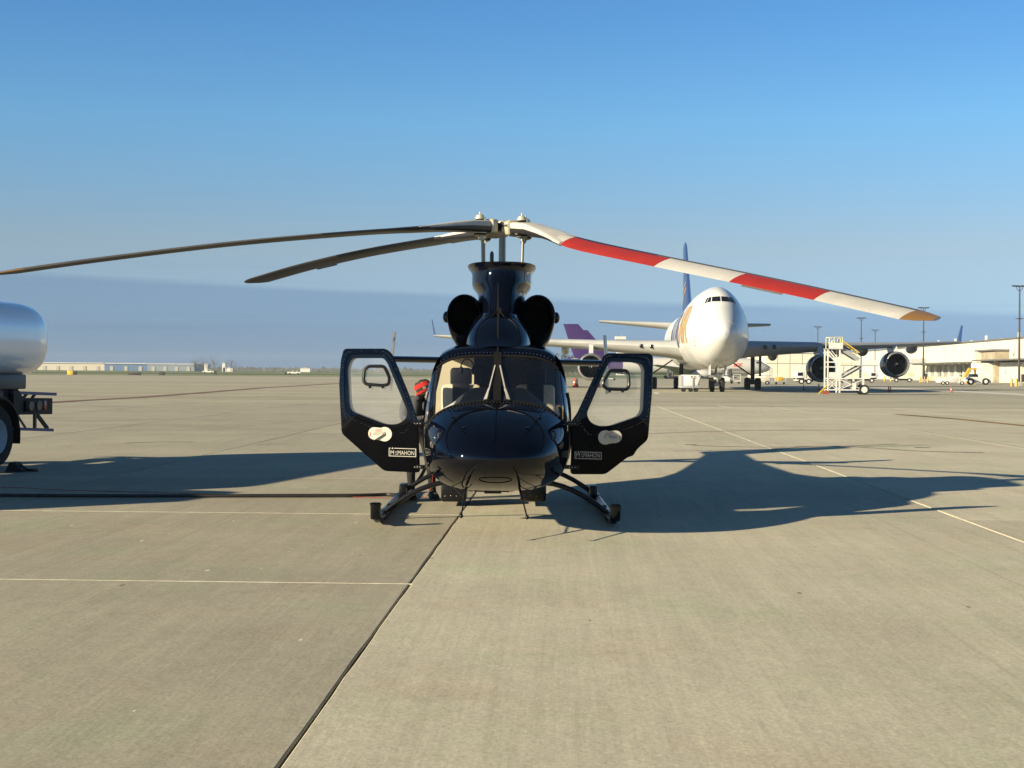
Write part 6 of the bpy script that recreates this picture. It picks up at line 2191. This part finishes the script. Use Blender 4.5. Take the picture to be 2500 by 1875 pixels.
# ------------------------------------------------------------------ far left: pickups, airfield signs, sheds, trees
def pickup(u, d, label):
    x0 = UX(u, d)
    t = thing("pickup_truck", label, "pickup", (x0, d, -.28), group="pickups on the far grass")
    z = -.28
    MB().prism([(x0 - 2.7, z + .55), (x0 - 2.75, z + 1.15), (x0 - .6, z + 1.15), (x0 - .4, z + 1.85), (x0 + 1.0, z + 1.85), (x0 + 1.6, z + 1.2), (x0 + 2.7, z + 1.1), (x0 + 2.75, z + .5)], d, d + 1.9).build("body", M_VWHITE, t, smooth=None)
    MB().prism([(x0 - .35, z + 1.25), (x0 - .25, z + 1.75), (x0 + .9, z + 1.75), (x0 + 1.35, z + 1.25)], d - .02, d - .005).build("side_window", M_AGLASS, t, smooth=None)
    for xx in (-1.7, 1.8):
        MB().cyl((x0 + xx, d - .05, z + .4), (x0 + xx, d + .2, z + .4), .4, n=14).build("wheel", M_TYRE, t)


pickup(717, 640, "white pickup truck on the grass left of the open door")
pickup(508, 760, "distant white pickup before the bare trees")
M_SIGNY = mat("sign_yellow", (0.60, 0.40, 0.03), 0.5)
for u, d, w, h, m, lb in ((171, 430, 1.6, 1.1, M_SIGNY, "small yellow airfield sign right of the tank"), (182, 432, 1.3, .9, M_DARK, "black airfield sign joined to the yellow one"), (328, 430, 3.6, .75, M_DARK, "wide low black airfield sign before the blue shed"),
                          (395, 450, 1.8, .8, M_DARK, "small black airfield sign before the pale shed"), (525, 520, 1.0, 1.2, M_DARK, "upright dark airfield sign by the distant pickup"), (697, 560, .9, .9, M_DARK, "tiny dark airfield sign left of the nearer pickup")):
    t = thing("airfield_sign", lb, "sign", (UX(u, d), d, -.3), group="airfield signs on the grass")
    x = UX(u, d)
    MB().rbox(x - w / 2, x + w / 2, d, d + .3, -.1, h, .04).build("panel", m, t)
    for s in (-.35, .35):
        MB().bar((x + s * w, d + .15, -.3), (x + s * w, d + .15, 0), .1).build("leg", M_DARK, t)

M_SHEDB = mat("shed_blue", (0.06, 0.12, 0.24), 0.6)
M_SHEDW = mat("shed_cream", (0.46, 0.42, 0.34), 0.8)
DS = 1500


def shed(u0, u1, v0, label, wallm, roofm, n):
    x0, x1 = UX(u0, DS), UX(u1, DS)
    h = P(u0, v0, DS).z
    t = thing("far_shed", label, "building", ((x0 + x1) / 2, DS, -.3), group="far sheds across the airfield")
    MB().box(x0, x1, DS, DS + 80, -.3, h - .7).build("wall", wallm, t, smooth=None)
    MB().box(x0 - 1, x1 + 1, DS - 1, DS + 81, h - .7, h).build("roof", roofm, t, smooth=None)
    for k in range(n):
        x = x0 + (x1 - x0) * (k + .5) / n
        MB().box(x - 1.6, x + 1.6, DS - .4, DS - .05, -.3, 4.0).build("door", mat("shed_door", (.34, .32, .27), .8), t, smooth=None)
    return t


shed(92, 255, 884.5, "long cream shed on the far left horizon beside the tank", M_SHEDW, M_WHITE, 5)
shed(255, 360, 886, "dark blue shed right of the long cream shed", M_SHEDB, M_WHITE, 3)
shed(360, 474, 887.5, "low grey blue shed with white roof before the bare trees", mat("shed_greyblue", (.16, .20, .25), .7), M_WHITE, 4)
for i, (u, d, w, h, lb) in enumerate(((503, 1300, 3.2, 6.0, "slim white hut left of the bare trees"), (546, 1300, 2.6, 7.0, "slim white hut in front of the bare trees"), (556, 1300, 8, 3.0, "low white hut in front of the bare trees"), (745, 1400, 9, 3.2, "white hut on the horizon near the door"))):
    t = thing("white_hut", lb, "hut", (UX(u, d), d, -.3), group="white huts on the horizon")
    x = UX(u, d)
    MB().box(x - w / 2, x + w / 2, d, d + 6, -.3, h).build("wall", M_WHITE, t, smooth=None)
    MB().prism([(x - w / 2 - .3, h), (x + w / 2 + .3, h), (x, h + .9)], d - .3, d + 6.3).build("roof", M_AGREY, t, smooth=None)

# trees: bare ones on the left, dark ones behind the freighter's tail
M_TWIG = mat("bare_twigs", (0.14, 0.12, 0.10), 0.95)
M_BARK = mat("bark", (0.07, 0.055, 0.04), 0.95)
M_LEAF = mat("dark_foliage", (0.030, 0.045, 0.022), 0.9, vary=.4, vscale=1.0)


def make_tree(name, h, w, seed, bare):
    r = random.Random(seed)
    t = thing(name, "", "tree", (0, 0, 0), 0, None, world=False)
    tk = MB().tube([(0, 0, -.4), (0, 0, h * .3), (r.uniform(-.4, .4), 0, h * .7)], [h * .03, h * .022, h * .008], 6)
    for k in range(9):
        a = r.uniform(0, 6.28)
        z0 = h * r.uniform(.2, .55)
        tk.tube([(0, 0, z0), (math.cos(a) * w * .25, math.sin(a) * w * .25, z0 + h * .15), (math.cos(a) * w * .45, math.sin(a) * w * .45, z0 + h * .32)], [h * .012, h * .008, h * .003], 4)
    tk.build("trunk", M_BARK, t)
    m = MB()
    n = 420 if bare else 900
    cl = [(r.gauss(0, w * .24), r.gauss(0, w * .24), h * r.uniform(.32, .92), r.uniform(.10, .24) * w) for _ in range(16)]
    for k in range(n):
        c = r.choice(cl)
        p = Vector((c[0] + r.gauss(0, c[3] * .5), c[1] + r.gauss(0, c[3] * .5), c[2] + r.gauss(0, c[3] * .5)))
        p.z = min(p.z, h)
        d = Vector((r.uniform(-1, 1), r.uniform(-1, 1), r.uniform(-.2, 1))).normalized()
        e = Vector((r.uniform(-1, 1), r.uniform(-1, 1), r.uniform(-1, 1))).normalized()
        if bare:
            ln = h * r.uniform(.05, .12)
            m.add([p, p + d * ln, p + d * ln * .5 + e * h * .006], [(0, 1, 2)])
        else:
            sz = h * r.uniform(.022, .05)
            m.add([p - e * sz, p + d * sz, p + e * sz], [(0, 1, 2)])
    m.build("crown", M_TWIG if bare else M_LEAF, t, smooth=None, fix=False)
    return t


protos = [make_tree("bare_tree", 9, 8, 1, True), make_tree("bare_tree", 7.5, 9, 2, True), make_tree("bare_tree", 10, 7, 3, True)]
rt = random.Random(11)
spots = []
for k in range(12):
    u = 476 + (k / 11) * 108
    spots.append((u + rt.uniform(-3, 3), rt.uniform(1180, 1420), rt.uniform(.55, 1.35) * (1.15 if u < 580 else .62)))
for i, (u, d, s) in enumerate(spots):
    t = protos[i] if i < 3 else copy_tree(protos[i % 3])
    t.location = (UX(u, d), d, -.3)
    t.rotation_euler = (0, 0, rt.uniform(0, 6))
    t.scale = (s, s, s)
    t["group"] = "bare trees on the left horizon"
    t["label"] = "bare winter tree in the row right of the far sheds"
gp_ = [make_tree("dark_tree", 12, 10, 21, False), make_tree("dark_tree", 10, 11, 22, False), make_tree("dark_tree", 13, 9, 23, False)]
sp2 = [(1366 + 9 * k + rt.uniform(-3, 3), 760 + rt.uniform(-40, 40), rt.uniform(.5, .75)) for k in range(10)] + [(1242, 800, .7), (1300, 820, .6), (1384, 770, 1.0)]
for i, (u, d, s) in enumerate(sp2):
    t = gp_[i] if i < 3 else copy_tree(gp_[i % 3])
    t.location = (UX(u, d), d, -.3)
    t.rotation_euler = (0, 0, rt.uniform(0, 6))
    t.scale = (s * 1.3, s * 1.3, s)
    t["group"] = "dark trees beyond the purple tail"
    t["label"] = "tall dark tree standing above the others left of the purple tail" if i == 12 else "dark tree in the row beyond the apron behind the purple tail"
# far wood on the horizon, one mass
r = random.Random(99)
wd = MB()
for k in range(9000):
    u = r.uniform(-1500, 4000)
    d = r.uniform(1900, 2300)
    h = (3.5 + 3.5 * noise.noise((u * .012, 0, 0)) + 2 * noise.noise((u * .05, 3, 0)))
    p = Vector((UX(u, d), d, r.uniform(0, max(1.5, h))))
    sz = r.uniform(1.0, 2.6)
    wd.add([p + Vector((-sz, 0, -sz * .6)), p + Vector((sz, r.uniform(-1, 1), -sz * .4)), p + Vector((r.uniform(-.5, .5), 0, sz))], [(0, 1, 2)])
wo = wd.build("far_wood", mat("far_wood", (0.075, 0.075, 0.06), 0.95), smooth=None, fix=False)
struct(wo, "stuff")

# ------------------------------------------------------------------ thin haze over the airfield
hm = bpy.data.materials.new("thin_haze")
hm.use_nodes = True
hm.node_tree.nodes.clear()
ho = hm.node_tree.nodes.new("ShaderNodeOutputMaterial")
hv = hm.node_tree.nodes.new("ShaderNodeVolumePrincipled")
hv.inputs['Color'].default_value = (0.72, 0.86, 1.0, 1)
hv.inputs['Density'].default_value = 0.00011
hv.inputs['Anisotropy'].default_value = 0.0
hm.node_tree.links.new(hv.outputs[0], ho.inputs['Volume'])
hz = MB().box(-2700, 2700, -420, 2720, -1.4, 26).build("haze", hm, smooth=None)
struct(hz, "stuff")

# ------------------------------------------------------------------ tidy
for o in bpy.data.objects:
    if "_world" in o:
        del o["_world"]
bpy.context.view_layer.update()
